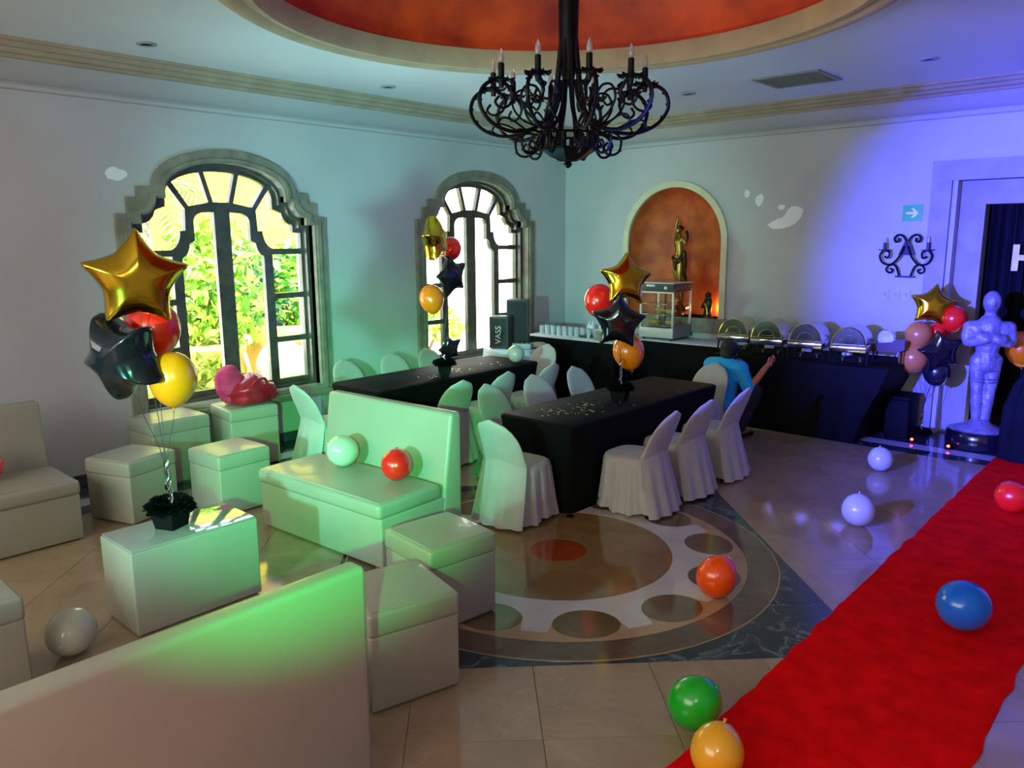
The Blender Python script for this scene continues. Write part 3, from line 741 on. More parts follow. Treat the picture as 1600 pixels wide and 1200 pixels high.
# ------------------------------------------------------------------ chandelier
CZ = 2.66
ch = thing('chandelier', 'large black wrought iron chandelier with ten candle arms', 'chandelier', (MED[0]+.035, MED[1]+.032, CZ))
b = MB(); b.lathe([(.075, 2.24), (.07, 1.2), (.062, .8), (.055, .62), (.03, .5)], 16); b.lathe([(.16, 2.27), (.15, 2.22), (.08, 2.16)], 24); b.build('stem', IRON, ch)
for k in range(10):
    a = 2*pi*k/10; b = MB()
    P = [(.05, 0, .8), (.07, 0, .6), (.1, 0, .4), (.15, 0, .25), (.17, 0, .13)]
    b.tube([Vector((r_*cos(a), r_*sin(a), z)) for r_, _, z in smoothpath(P, 4)], .011, 6); b.build('rod', IRON, ch)
b = MB(); b.lathe([(.001, .03), (.06, .035), (.12, .06), (.185, .1), (.19, .115), (.18, .118), (.1, .075), (.001, .06)], 6); b.build('bowl', IRON, ch, smooth=20)
b = MB(); b.tube([(.19*cos(2*pi*k/24), .19*sin(2*pi*k/24), .205) for k in range(24)], .009, 6, closed=True); b.build('basket_ring', IRON, ch)
for k in range(12):
    a = 2*pi*k/12; MB().box((.185*cos(a), .185*sin(a), .155), (.024, .024, .1)).build('basket_bar', IRON, ch, smooth=0)
b = MB(); b.lathe([(.001, -.01), (.02, 0), (.03, .015), (.02, .03), (.03, .045)], 12)
for k in range(6):
    a = 2*pi*k/6; b.add([Vector((.02*cos(a-.4), .02*sin(a-.4), .025)), Vector((.02*cos(a+.4), .02*sin(a+.4), .025)), Vector((.085*cos(a), .085*sin(a), .012))], [(0, 1, 2)])
b.build('finial', IRON, ch)
def spiral(c, r0, turns, a0, n=22, sgn=1, shrink=.2):
    o = []
    for i in range(n+1):
        q = i/n; a = a0+sgn*turns*2*pi*q; r_ = r0*(1-(1-shrink)*q); o.append((c[0]+r_*cos(a), c[1]+r_*sin(a)))
    return o
def leafs(b, pts, w=.022, step=3):
    for i in range(1, len(pts)-1, step):
        p = Vector(pts[i]); t_ = (Vector(pts[i+1])-Vector(pts[i-1])).normalized(); s_ = Vector((0, 1, 0)); n_ = t_.cross(s_)
        for q in (s_*w, -s_*w, n_*w*.9): b.add([p-t_*w*.8, p+q+t_*w*.5, p+t_*w*1.1], [(0, 1, 2)])
phi0 = atan2(-MED[1], -MED[0])+rad(14)     # first arm, turned a little from the camera
BULB = M('clear_bulb', (.75, .72, .7), .08, var=.03, coat=.6, trans=.5)
arms = None
for k in range(10):
    a = phi0+k*pi/5
    if k == 0:
        big_ = smoothpath([(.06, .62), (.08, .48), (.14, .34), (.26, .235), (.42, .2), (.56, .26), (.635, .38), (.62, .5), (.545, .565), (.46, .55), (.41, .48), (.43, .4), (.49, .37), (.53, .41), (.505, .455)], 5)
        L3 = lambda P: [(p[0], 0, p[1] if p[1] < .2 else .2+(p[1]-.2)*.8) for p in P]
        b = MB(); pts = L3(big_); b.tube(pts, [.013 if i < 52 else .009 for i in range(len(pts))], 6); leafs(b, pts[22:50], .026, 4)
        b.tube([(x, .02, z) for x, _, z in L3(smoothpath([(.2, .27), (.3, .33), (.36, .44), (.33, .54), (.26, .55), (.22, .49), (.25, .43), (.29, .46)], 5))], .008, 6)
        b.tube([(x, -.02, z) for x, _, z in L3(smoothpath([(.3, .22), (.4, .29), (.47, .3), (.5, .25), (.46, .215)], 5))], .007, 6)
        b.tube(L3(smoothpath([(.19, .2), (.27, .22), (.34, .17), (.33, .09), (.27, .07), (.23, .11), (.26, .15)], 5)), .009, 6)
        b.tube(L3(smoothpath([(.19, .2), (.22, .13), (.25, .1), (.29, .12), (.27, .155)], 5)), .007, 6); leafs(b, L3(smoothpath([(.27, .22), (.34, .17), (.33, .09)], 4)), .02, 3)
        leafs(b, L3(smoothpath([(.41, .5), (.42, .512), (.5, .6)], 4)), .03, 3)
        arm_me = b.mesh('arm', 40); arm_me.materials.append(IRON)
        b = MB(); b.lathe([(.014, .54), (.02, .575), (.05, .585), (.055, .595), (.02, .6)], 14, Matrix.Translation((.487, 0, -.088)))
        for q in range(8):
            t_ = 2*pi*q/8; b.add([(.487+.03*cos(t_-.35), .03*sin(t_-.35), .504), (.487+.03*cos(t_+.35), .03*sin(t_+.35), .504), (.487+.075*cos(t_+.2), .075*sin(t_+.2), .49), (.487+.09*cos(t_), .09*sin(t_), .512), (.487+.075*cos(t_-.2), .075*sin(t_-.2), .49)], [(0, 1, 2, 3, 4)])
        cup_me = b.mesh('candle_cup', 40); cup_me.materials.append(IRON)
        can_me = MB().lathe([(.019, .59), (.019, .685), (.012, .69)], 14, Matrix.Translation((.487, 0, -.088))).mesh('candle_sleeve'); can_me.materials.append(IRON)
        bul_me = MB().lathe([(.011, .688), (.017, .705), (.0185, .72), (.014, .745), (.006, .765), (.001, .775)], 14, Matrix.Translation((.487, 0, -.088))).mesh('bulb'); bul_me.materials.append(BULB)
    A = link('arm', arm_me, ch); A.rotation_euler.z = a
    link('candle_cup', cup_me, A); link('candle_sleeve', can_me, A); link('bulb', bul_me, A)

# ------------------------------------------------------------------ ceiling fittings
for i, (x, y) in enumerate(((-6.46, 2.9), (-6.48, 5.32), (-4.49, 7.81), (-2.13, 7.8))):
    t = thing('downlight', 'small unlit ceiling downlight '+('at the far left, over the left sofas', 'left of the chandelier, over the window table', 'right of the chandelier, before the vent', 'at the far right, over the doorway side')[i], 'downlight', (x, y, ZC), 0, 'recessed ceiling downlights')
    MB().lathe([(.075, 0), (.075, -.012), (.05, -.014), (.05, 0)], 20).build('rim', M('grey_rim', (.3, .3, .32), .4), t); MB().lathe([(.05, -.004), (.001, -.004)], 20).build('lens', M('dark_lens', (.04, .04, .05), .2), t)
t = thing('ceiling_vent', 'grey slatted air vent set in the ceiling right of the chandelier', 'vent', (-3.33, 7.86, ZC))
VENT = M('grey_vent', (.27, .27, .28), .6, var=.05)
b = MB(); b.prism([(-.33, -.31), (.33, -.31), (.33, .31), (-.33, .31)], [[(-.295, -.275), (.295, -.275), (.295, .275), (-.295, .275)]], lambda u, w, d: (u, w, d), 0, -.014); b.build('frame', VENT, t, smooth=0)
MB().box((0, 0, -.002), (.6, .56, .003)).build('backing', M('vent_dark', (.1, .1, .11), .8), t, smooth=0)
for k in range(14): MB().box((0, 0, 0), (.59, .028, .003), rotm(.5, 0, 0, (0, -.25+.5*k/13, -.009))).build('slat', VENT, t, smooth=0)

# ------------------------------------------------------------------ wall fittings on the back wall
t = thing('wall_sconce', 'black iron scroll wall sconce with two candles left of the doorway', 'sconce', (-2.66, BY, 1.76))
W3 = lambda P, d=-.06: [(x, d, z) for x, z in P]
b = MB(); b.prism([(-.085, .23), (.085, .23), (.025, .38), (-.025, .38)], [], lambda u, z, d: (u, d, z), -.07, -.055); b.build('plate', IRON, t, smooth=0)
b = MB()
for s_ in (-1, 1):
    b.tube(W3([(s_*x, z) for x, z in [(p[0], p[1]) for p in smoothpath([(0, .33, 0), (.03, .42, 0), (.09, .455, 0), (.135, .42, 0), (.12, .375, 0), (.085, .39, 0), (.095, .42, 0)], 5)]]), .012, 6)
b.build('top_scroll', IRON, t)
for s_ in (-1, 1):
    b = MB(); b.tube(W3([(s_*p[0], p[1]) for p in smoothpath([(.02, .33, 0), (.06, .22, 0), (.14, .13, 0), (.23, .14, 0), (.27, .22, 0), (.23, .28, 0), (.17, .26, 0), (.18, .2, 0), (.22, .215, 0)], 5)], -.09), .012, 6)
    b.tube(W3([(s_*p[0], p[1]) for p in smoothpath([(.13, .13, 0), (.09, .09, 0), (.06, .0, 0)], 5)]), .012, 6)
    b.tube(W3([(s_*p[0], p[1]) for p in smoothpath([(.12, .125, 0), (.18, .11, 0), (.2, .06, 0), (.16, .03, 0), (.13, .06, 0), (.16, .08, 0)], 5)]), .011, 6)
    A = b.build('arm', IRON, t)
    MB().lathe([(.01, .275), (.07, .285), (.07, .292), (.01, .292)], 14, Matrix.Translation((s_*.225, -.09, 0))).build('candle_dish', IRON, A)
    MB().lathe([(.018, .29), (.018, .365), (.008, .37)], 12, Matrix.Translation((s_*.225, -.09, 0))).build('candle', M('dark_candle', (.02, .02, .05), .5), A)
    MB().lathe([(.008, .37), (.013, .39), (.007, .42), (.001, .435)], 12, Matrix.Translation((s_*.225, -.09, 0))).build('bulb', BULB, A)
b = MB(); b.box((0, -.05, -.01), (.2, .03, .02)); b.box((0, -.03, .3), (.03, .06, .03)); b.build('foot_bar', IRON, t, smooth=0)
t = thing('exit_sign', 'small green sign with a white arrow above the wall sconce', 'sign', (-2.65, BY, 2.45))
MB().box((0, -.005, 0), (.2, .01, .18)).build('plate', M('sign_green', (.0, .45, .012), .4, var=.03), t, smooth=0)
b = MB(); b.prism([(-.06, -.012), (.02, -.012), (-.01, -.05), (.018, -.05), (.065, 0), (.018, .05), (-.01, .05), (.02, .012), (-.06, .012)], [], lambda u, z, d: (u, d, z), -.0125, -.0095); b.build('arrow', M('sign_white', (.85, .87, .9), .5), t, smooth=0)
for k in range(3):
    t = thing('switch_plate', 'pale wall switch plate below the sconce, '+('left', 'middle', 'right')[k]+' of three', 'switch', (-2.87+.115*k, BY, 1.545), 0, 'switch plates below the sconce')
    MB().soft((0, -.004, 0), (.075, .008, .115), .003).build('plate', M('switch_grey', (.5, .5, .52), .5), t); MB().soft((0, -.009, 0), (.03, .006, .05), .002).build('rocker', M('switch_grey2', (.36, .36, .4), .5), t)
def smooth2(P): return [(p.x, p.y) for p in smoothpath([(x, z, 0) for x, z in P+P[:1]], 5)[:-1]]
# patches where the plaster is worn
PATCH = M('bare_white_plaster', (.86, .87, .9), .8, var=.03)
def patch(name_label, pts, plane, mat=PATCH):
    b_ = MB()
    for (u, z, su, sz, n_) in pts:
        ph = random.random()*9
        P = [(u+su*cos(2*pi*k/18)*(1+.35*noise.noise((cos(2*pi*k/18)*1.5, sin(2*pi*k/18)*1.5, ph))), z+sz*sin(2*pi*k/18)*(1+.35*noise.noise((cos(2*pi*k/18)*1.5+4, sin(2*pi*k/18)*1.5, ph)))) for k in range(18)]
        if plane == 'b': b_.prism(P, [], lambda a, c, d: (a, BY-d, c), -.001, .0025)
        else: b_.prism(P, [], lambda a, c, d: (WX+d, a, c), -.001, .0025)
    return b_
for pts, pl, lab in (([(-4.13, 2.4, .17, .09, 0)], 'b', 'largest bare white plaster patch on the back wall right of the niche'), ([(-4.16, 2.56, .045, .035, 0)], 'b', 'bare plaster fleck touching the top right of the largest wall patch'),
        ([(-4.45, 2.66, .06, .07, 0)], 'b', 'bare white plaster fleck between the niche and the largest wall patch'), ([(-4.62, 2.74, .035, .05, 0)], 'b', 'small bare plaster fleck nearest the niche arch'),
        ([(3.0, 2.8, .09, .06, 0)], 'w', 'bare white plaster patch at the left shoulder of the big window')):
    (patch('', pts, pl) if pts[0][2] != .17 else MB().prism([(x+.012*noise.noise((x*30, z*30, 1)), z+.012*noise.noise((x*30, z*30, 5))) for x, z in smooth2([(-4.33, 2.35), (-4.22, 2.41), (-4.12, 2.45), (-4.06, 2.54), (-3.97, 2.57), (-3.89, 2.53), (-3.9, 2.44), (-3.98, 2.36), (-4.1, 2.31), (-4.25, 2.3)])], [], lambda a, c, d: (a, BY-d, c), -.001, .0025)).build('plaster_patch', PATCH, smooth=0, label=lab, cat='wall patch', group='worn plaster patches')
t = tag(text_mesh('H', .37, .006, M('curtain_letter', (.85, .72, .72), .6, emit=0), 'letter', None, rotm(pi/2, 0, 0), .012), 'pale letter H pinned on the black curtain', 'letter'); t.location = (-1.58, BY+.27, 1.95)

# ------------------------------------------------------------------ figures: lofted limbs fused into one skin
def ell(b, c, r, n=14, mtx=None):
    pr = [(max(1e-4, cos(-pi/2+pi*i/n)), sin(-pi/2+pi*i/n)) for i in range(n+1)]
    m = Matrix.Translation(c) @ (mtx or Matrix()) @ Matrix.Diagonal((r[0], r[1], r[2], 1))
    b.lathe(pr, 16, m)
def limb(b, pts, rs, n=12):
    P = smoothpath(pts, 4); R = []
    for i in range(len(pts)-1):
        for k in range(4): R.append(rs[i]+(rs[i+1]-rs[i])*k/4)
    R.append(rs[-1]); b.tube(P, R, n)
    for p, r in zip(pts, rs): ell(b, p, (r, r, r), 8)
def fuse(b, name, mat, parent, vox=.012, it=4, **kw):
    o = b.build(name, mat, parent, smooth=180, **kw)
    m = o.modifiers.new('skin', 'REMESH'); m.mode = 'VOXEL'; m.voxel_size = vox; m.use_smooth_shade = True
    m = o.modifiers.new('soft', 'SMOOTH'); m.iterations = it; m.factor = .5
    return o

# ------------------------------------------------------------------ buffet along the back wall
def buffet(label, x0, x1, yf, z, top, over=(0, 0)):
    xc = (x0+x1)/2; t = thing('buffet_table', label, 'table', (xc, yf, 0), 0, 'buffet tables along the back wall')
    L = x1-x0; D = BY-.06-yf; b = MB(); n = 60; rings = []
    per = [(-L/2+L*i/n, 0, 0, -1) for i in range(n+1)]+[(L/2, D*i/10, 1, 0) for i in range(1, 11)]+[(L/2-L*i/n, D, 0, 0) for i in range(1, n+1)]+[(-L/2, D-D*i/10, -1, 0) for i in range(1, 10)]
    for zz, inn in ((.01, 1.), (.3, .75), (.6, .3), (z-.02, 0.), (z, .0)):
        rings.append([(x-(over[1] if x > 0 else -over[0])*inn*(abs(2*x/L))**3, y+.06*inn*(1-y/D)+.012*inn*sin(x*17+y*9), zz) for x, y, nx_, ny_ in per])
    b.loft(rings); b.build('black_skirt', BLACKC, t, smooth=60)
    if top:
        b = MB(); b.soft((0, D/2+.01, z+.004), (L-.01, D, .01), .003)
        b.build('white_top_cloth', M('pale_top_cloth', (.66, .68, .74), .7, var=.05), t)
    return t
ZB = .84
buffet('black skirted buffet table in the room corner carrying glasses', -7.35, -5.8, 8.36, ZB, True)
buffet('black skirted buffet table under the niche carrying the glass warmer', -5.78, -4.44, 8.93, ZB, True)
buffet('black skirted buffet table carrying the row of roll-top chafing dishes', -4.42, -2.45, 8.47, ZB, False, (0, .3))
# tumblers, napkin tray, plates
GLS = M_glass('drinking_glass', (.9, .94, 1.0), 2.)
gm = MB().lathe([(.026, 0), (.03, .004), (.034, .12), (.031, .12), (.028, .01), (.001, .008)], 14).mesh('drinking_glass'); gm.materials.append(M('frosted_glass', (.75, .8, .88), .15, var=.03, trans=.45))
for i in range(9):
    for j in range(2):
        o = link('drinking_glass', gm, None, '%s drinking glass from the window in the %s row on the corner buffet' % (('nearest', 'second', 'third', 'fourth', 'fifth', 'sixth', 'seventh', 'eighth', 'ninth')[i], ('front', 'back')[j]), 'glass', 'drinking glasses on the corner buffet'); o.location = (-7.22+.105*i, 8.62+.11*j, ZB+.0095)
t = thing('napkin_tray', 'dark green tray of folded white napkins at the buffet corner', 'tray', (-6.25, 8.8, ZB+.0095), rad(12))
MB().soft((0, 0, .02), (.62, .34, .04), .015).build('tray', M('dark_green_tray', (.02, .06, .045), .4), t)
b0 = MB(); b0.lathe([(.03, 0), (.022, .05), (.035, .1), (.012, .15), (.002, .19)], 7); nm = b0.mesh('napkin', 30); nm.materials.append(M('napkin_white', (.78, .8, .86), .8))
for i in range(7):
    o = link('napkin', nm, t); o.location = (-.25+.083*i, .03*(-1)**i, .04); o.rotation_euler = (.2*(-1)**i, .15, i)
t = thing('plate_stack', 'stack of white plates on the buffet left of the warmer', 'plates', (-6.12, 8.56, ZB+.0095))
pm = MB().lathe([(.06, 0), (.115, .012), (.118, .016), (.06, .006), (.001, .005)], 24).mesh('plate'); pm.materials.append(WHITEP)
for i in range(11):
    o = link('plate', pm, t); o.location.z = .0125*i
# glass warmer
wz = ZB+.0095
t = thing('food_warmer', 'glass food warmer cabinet with a dark lettered header under the niche', 'food warmer', (-5.56, 9.0, wz))
ALU = M('white_aluminium', (.62, .6, .56), .35, metal=.3, var=.05); DKH = M('dark_header', (.05, .05, .055), .35)
W_, D_, H0, H1 = .52, .48, .03, .76
b = MB()
MB().soft((0, D_/2, .1), (W_, D_, .13), .006).build('base', ALU, t)
MB().box((W_/2+.001, D_/2, .12), (.006, D_-.02, .16)).build('side_panel', M('grey_panel', (.2, .19, .19), .5), t, smooth=0)
for x in (-1, 1):
    for y in (.02, D_-.02):
        MB().soft((x*(W_/2-.014), y, .42), (.028, .028, .54), .004).build('post', ALU, t)
        MB().lathe([(.014, 0), (.014, .04)], 8, Matrix.Translation((x*(W_/2-.05), y+(.03 if y < .1 else -.03), 0))).build('foot', IRON, t)
MB().soft((0, D_/2, .7), (W_, D_, .11), .006).build('header', DKH, t)
MB().soft((0, D_/2, .76), (W_+.01, D_+.01, .016), .004).build('lid', ALU, t)
MB().box((0, 0, .638), (W_, .012, .02)).build('header_rail', ALU, t, smooth=0)
MB().box((0, .004, .42), (W_-.05, .004, .43)).build('front_pane', GLASS, t, smooth=0)
MB().box((W_/2-.008, D_/2, .42), (.004, D_-.05, .43)).build('side_pane', GLASS, t, smooth=0)
for z in (.19, .34, .48): MB().soft((0, D_/2, z), (W_-.05, D_-.05, .008), .002).build('shelf', STEEL, t)
MB().box((.0, D_/2, .42), (.02, .02, .42)).build('centre_post', IRON, t, smooth=0)
MB().lathe([(.025, 0), (.02, .01), (.012, .012), (.001, .012)], 14, rotm(pi/2, 0, 0, (.14, -.001, .7))).build('dial', ALU, t)
MB().soft((-.09, -.002, .725), (.13, .006, .03), .002).build('badge', ALU, t)
wl = M('faded_lettering', (.3, .29, .28), .6)
text_mesh('HOT', .085, .001, wl, 'lettering', t, rotm(pi/2, 0, pi/2, (W_/2+.002, .14, .7)))
text_mesh('FRESH', .085, .001, wl, 'lettering', t, rotm(pi/2, 0, pi/2, (W_/2+.002, .34, .7)))
bread = M('golden_pastry', (.45, .25, .05), .7, var=.3, scale=20)
for i, (x, y, z) in enumerate(((-.12, .16, .2), (.12, .2, .2), (-.1, .3, .35), (.13, .15, .35), (.12, .28, .49))):
    b = MB(); ell(b, (x, y, z+.035), (.09, .07, .035)); b.build('pastry', bread, t, smooth=180)
# chafing dishes
def chafer(label, loc, rz):
    t = thing('chafing_dish', label, 'chafing dish', loc, rz, 'roll-top chafing dishes on the buffet')
    hw_ = .17; L = .44
    for x in (-1, 1):
        for y in (.02, L-.02): MB().tube([(x*(hw_+.02), y, 0), (x*(hw_+.015), y, .1), (x*(hw_+.0), y, .17)], .011, 8).build('leg', IRON, t)
    b = MB(); b.tube([(-hw_-.02, 0, .15), (hw_+.02, 0, .15), (hw_+.02, L, .15), (-hw_-.02, L, .15)], .01, 6, closed=True); b.tube([(-hw_, .02, .03), (hw_, .02, .03)], .007, 6); b.tube([(-hw_, L-.02, .03), (hw_, L-.02, .03)], .007, 6); b.build('stand', IRON, t)
    MB().soft((0, L/2, .165), (2*hw_+.03, L+.02, .07), .01).build('water_pan', STEEL, t)
    prof = arc(0, .2, hw_, .2, 0, 180, 16)
    b = MB(); b.prism(prof, [], lambda u, z, d: (u, d, z), .0, L); b.build('roll_lid', STEEL, t, smooth=40)
    b = MB(); b.prism([(p[0]*.97, .2+(p[1]-.2)*.97) for p in prof], [], lambda u, z, d: (u, d, z), -.004, .002); b.build('lid_end', M('smoked_steel', (.16, .17, .11), .15, metal=.9, var=.3, scale=6), t, smooth=0)
    b = MB(); b.tube([(p[0]*1.01, -.006, .2+(p[1]-.2)*1.01) for p in prof], .008, 6); b.tube([(p[0]*.55, -.006, .2+(p[1]-.2)*.55) for p in prof], .004, 6); b.build('lid_rim', M('rim_highlight', (.75, .68, .3), .15, metal=1), t)  # yellowish rim colour stands in for the bright highlight round the lid end
    MB().box((0, -.006, .205), (2*hw_+.03, .014, .022)).build('front_bar', STEEL, t, smooth=0)
    b = MB(); b.tube([(-.05, 0, .235), (-.05, -.04, .24), (.05, -.04, .24), (.05, 0, .235)], .007, 6); b.build('handle', STEEL, t)
    for x in (-.09, .09): MB().lathe([(.035, .004), (.035, .05), (.02, .055)], 12, Matrix.Translation((x, L/2, 0))).build('burner', STEEL, t)
    return t
c_ = chafer('roll-top chafing dish behind the person, leftmost of four', (-4.27, 8.66, ZB+.002), rad(8))
for i, x in enumerate((-3.84, -3.38, -2.9)):
    dup(c_, (x, 8.62-.02*i, ZB+.002), rad(8), ('roll-top chafing dish second from the person', 'roll-top chafing dish third from the person', 'roll-top chafing dish nearest the doorway, rightmost of four')[i])
t = thing('open_warming_tray', 'open dark brown warming tray on legs at the right end of the buffet', 'tray', (-2.63, 8.9, ZB+.002))
b = MB(); b.prism([(-.2, .16), (-.13, .13), (.13, .13), (.2, .16), (.2, .25), (-.2, .2)], [], lambda u, z, d: (u, d, z), 0, .34); b.build('pan', BROWN, t, smooth=0)
for x in (-.17, .17):
    for y in (.02, .32): MB().tube([(x, y, 0), (x, y, .17)], .01, 8).build('leg', IRON, t)
b = MB(); b.lathe([(.001, 0), (.07, .02), (.1, .07), (.09, .13), (.04, .17), (.001, .17)], 11)
o = b.build('crumpled_napkin', M('napkin_white', (.78, .8, .86), .8), smooth=0, label='crumpled white napkin lying in the open warming tray', cat='napkin'); o.location = (-2.66, 9.05, ZB+.17)
for v in o.data.vertices: v.co += Vector((noise.noise(v.co*30), noise.noise(v.co*30+Vector((5, 0, 0))), noise.noise(v.co*30+Vector((0, 7, 0)))))*.025
for i, (x, y) in enumerate(((-4.08, 9.26), (-3.62, 9.28), (-3.15, 9.3))):
    b = MB(); b.lathe([(.06, 0), (.05, .1), (.075, .2), (.05, .29), (.01, .33)], 9)
    o = b.build('folded_napkin', M('napkin_white', (.78, .8, .86), .8), smooth=0, label='folded white napkin standing '+('behind the first two chafing dishes', 'behind the middle chafing dishes', 'left of the rightmost chafing dish')[i], cat='napkin', group='napkins standing behind the chafing dishes'); o.location = (x, y, ZB+.002)
t = thing('storage_bin', 'black covered bin standing at the right end of the buffet', 'bin', (-2.49, 9.22, 0))
MB().soft((0, 0, .22), (.25, .36, .43), .02).build('body', BLACKC, t); MB().soft((0, 0, .455), (.27, .38, .04), .01).build('lid', BLACKC, t)

# ------------------------------------------------------------------ round table with the loudspeakers by the far window
t = thing('round_table', 'round table under a pale cloth before the far window', 'table', (-7.03, 7.83, 0))
rings = []; n = 72
for z, r_, am in ((.02, .45, .022), (.3, .445, .016), (.6, .44, .008), (.73, .435, .002), (.75, .42, 0)):
    rings.append([((r_+am*sin(13*2*pi*k/n))*cos(2*pi*k/n), (r_+am*sin(13*2*pi*k/n))*sin(2*pi*k/n), z) for k in range(n)])
b = MB(); b.loft(rings); b.build('tablecloth', M('pale_blue_cloth', (.6, .64, .76), .8, var=.05), t, smooth=60)
MB().lathe([(.3, .0), (.3, .018)], 16).build('foot', IRON, t)
SPK = M('dark_grey_speaker', (.05, .055, .05), .55, var=.15, scale=30)
def speaker(label, loc, rz, d, txt=None):
    t = thing('loudspeaker', label, 'loudspeaker', loc, rz, 'loudspeakers on the round table')
    MB().soft((0, 0, d[2]/2+.01), d, .012).build('cabinet', SPK, t)
    MB().soft((0, -d[1]/2-.004, d[2]/2+.01), (d[0]-.04, .008, d[2]-.05), .003).build('grille', M('grille', (.03, .033, .033), .8, var=.3, scale=80), t)
    for x in (-1, 1):
        for y in (-1, 1): MB().lathe([(.012, 0), (.012, .012)], 8, Matrix.Translation((x*(d[0]/2-.03), y*(d[1]/2-.03), 0))).build('foot', IRON, t)
    if txt: text_mesh(txt, .11, .001, M('speaker_lettering', (.75, .78, .78), .5), 'lettering', t, rotm(0, -pi/2, 0) @ rotm(0, 0, 0) @ Matrix.Identity(4) if False else Matrix.Translation((0, -d[1]/2-.01, d[2]*.45)) @ Matrix.Rotation(pi/2, 4, 'X') @ Matrix.Rotation(pi/2, 4, 'Z'))
    return t
speaker('dark loudspeaker with pale vertical lettering on the round table', (-7.14, 7.66, .752), rad(28), (.26, .24, .42), 'VASS')
speaker('taller dark loudspeaker behind on the round table', (-7.17, 8.05, .752), rad(35), (.3, .26, .62))
t = thing('mixer_box', 'small grey equipment box before the loudspeakers on the round table', 'equipment', (-6.84, 7.76, .752), rad(30)); MB().soft((0, 0, .04), (.26, .16, .08), .008).build('case', M('grey_case', (.3, .32, .33), .4), t)
for k in range(4): MB().lathe([(.011, .0), (.009, .014)], 10, Matrix.Translation((-.09+.06*k, -.03, .08))).build('knob', IRON, t)
t = thing('cake_board', 'pale yellow round platter at the right rim of the round table', 'platter', (-6.8, 8.03, .752)); MB().lathe([(.1, 0), (.16, .02), (.17, .028), (.1, .012), (.001, .01)], 28).build('dish', M('pale_yellow_dish', (.7, .68, .42), .4), t); MB().lathe([(.11, .012), (.11, .05), (.09, .06), (.001, .06)], 20).build('cake', M('cream_icing', (.7, .66, .5), .6), t)

# ------------------------------------------------------------------ statues
t = thing('gilt_statue', 'gilt bronze draped woman with one arm raised standing in the niche', 'statue', (NX+.02, BY+.12, NB+.002), rad(-25))
MB().soft((0, 0, .03), (.3, .26, .06), .01).lathe([(.11, .06), (.1, .1), (.075, .14), (.07, .36), (.09, .4), (.1, .43)], 20).build('pedestal', BRONZED, t)
S = .43
b = MB()
limb(b, [(.03, 0, S), (.035, -.01, S+.18), (.03, 0, S+.36)], [.035, .045, .06]); limb(b, [(-.03, .02, S+.02), (-.05, -.02, S+.2), (-.03, 0, S+.37)], [.03, .045, .06])
limb(b, [(0, 0, S+.36), (.01, 0, S+.47), (0, -.01, S+.58), (0, -.01, S+.65)], [.085, .062, .075, .04])
limb(b, [(0, -.01, S+.64), (0, -.015, S+.69)], [.022, .022]); ell(b, (0, -.02, S+.735), (.042, .05, .058))
limb(b, [(-.07, -.01, S+.62), (-.1, 0, S+.74), (-.07, 0, S+.86), (-.06, 0, S+.92)], [.028, .023, .018, .015]); limb(b, [(.07, -.01, S+.62), (.13, .02, S+.56), (.15, -.02, S+.68)], [.028, .023, .018])
fuse(b, 'figure', BRONZE, t, .008, 2)
b = MB()
limb(b, [(-.11, .02, S+.3), (-.05, -.05, S+.36), (.05, -.05, S+.32), (.1, .01, S+.42)], [.02, .04, .04, .02]); limb(b, [(.1, .01, S+.44), (.09, .03, S+.3), (.06, .05, S+.1)], [.03, .035, .02]); limb(b, [(0, -.055, S+.34), (.0, -.06, S+.2)], [.045, .02])
ell(b, (.13, .02, S+.66), (.03, .03, .08)); ell(b, (0, .005, S+.765), (.047, .05, .04)); ell(b, (.07, .03, S+.06), (.06, .05, .09))
fuse(b, 'drapery', BRONZED, t, .009, 2)
t = thing('small_figurine', 'small black and gold figurine on the niche sill right of the warmer', 'statue', (NX+.54, BY+.02, NB+.002), rad(-15))
b = MB(); limb(b, [(0, 0, .0), (0, 0, .1), (.0, 0, .22)], [.07, .05, .055]); ell(b, (0, 0, .3), (.04, .045, .05)); limb(b, [(-.05, 0, .22), (-.08, -.03, .14), (-.02, -.06, .16)], [.02, .017, .015]); limb(b, [(.05, 0, .22), (.07, -.03, .12), (.05, -.05, .04)], [.02, .017, .015])
fuse(b, 'figure', BRONZED, t, .008, 2)
b = MB(); b.tube([(-.05, -.04, .27), (0, -.05, .265), (.05, -.03, .27)], .01, 6); b.tube([(.0, -.06, .2), (.04, -.06, .12), (.05, -.06, .05)], .014, 6); b.build('gold_sash', BRONZE, t)

SIL = M('pale_silver_wrap', (.24, .21, .24), .4, metal=.2, var=.25, scale=9, bump=.7, bscale=22)
t = thing('standing_statue', 'pale silver standing figure with folded arms on a round black base by the doorway', 'statue', (-1.73, 9.25, 0), facing((-1.73, 9.25), 12))
MB().lathe([(.3, 0), (.31, .02), (.31, .16), (.29, .19), (.001, .19)], 40).build('base', M('gloss_black', (.006, .006, .01), .15, coat=.5), t)
MB().lathe([(.24, .19), (.22, .215), (.12, .25), (.08, .3), (.001, .3)], 32).build('foot_disc', SIL, t)
b = MB(); q = .26
for s_ in (-1, 1): limb(b, [(s_*.035, 0, q), (s_*.05, 0, q+.22), (s_*.06, -.005, q+.34), (s_*.07, 0, q+.56), (s_*.07, 0, q+.66)], [.045, .06, .055, .075, .085])
limb(b, [(0, 0, q+.64), (0, 0, q+.76), (0, 0, q+.9), (0, 0, q+1.03)], [.115, .105, .13, .12])
for s_ in (-1, 1):
    limb(b, [(s_*.11, 0, q+.98), (s_*.17, 0, q+1.0)], [.1, .075]); limb(b, [(s_*.18, 0, q+1.01), (s_*.19, -.03, q+.86), (s_*.05, -.15, q+.9)], [.065, .055, .045])
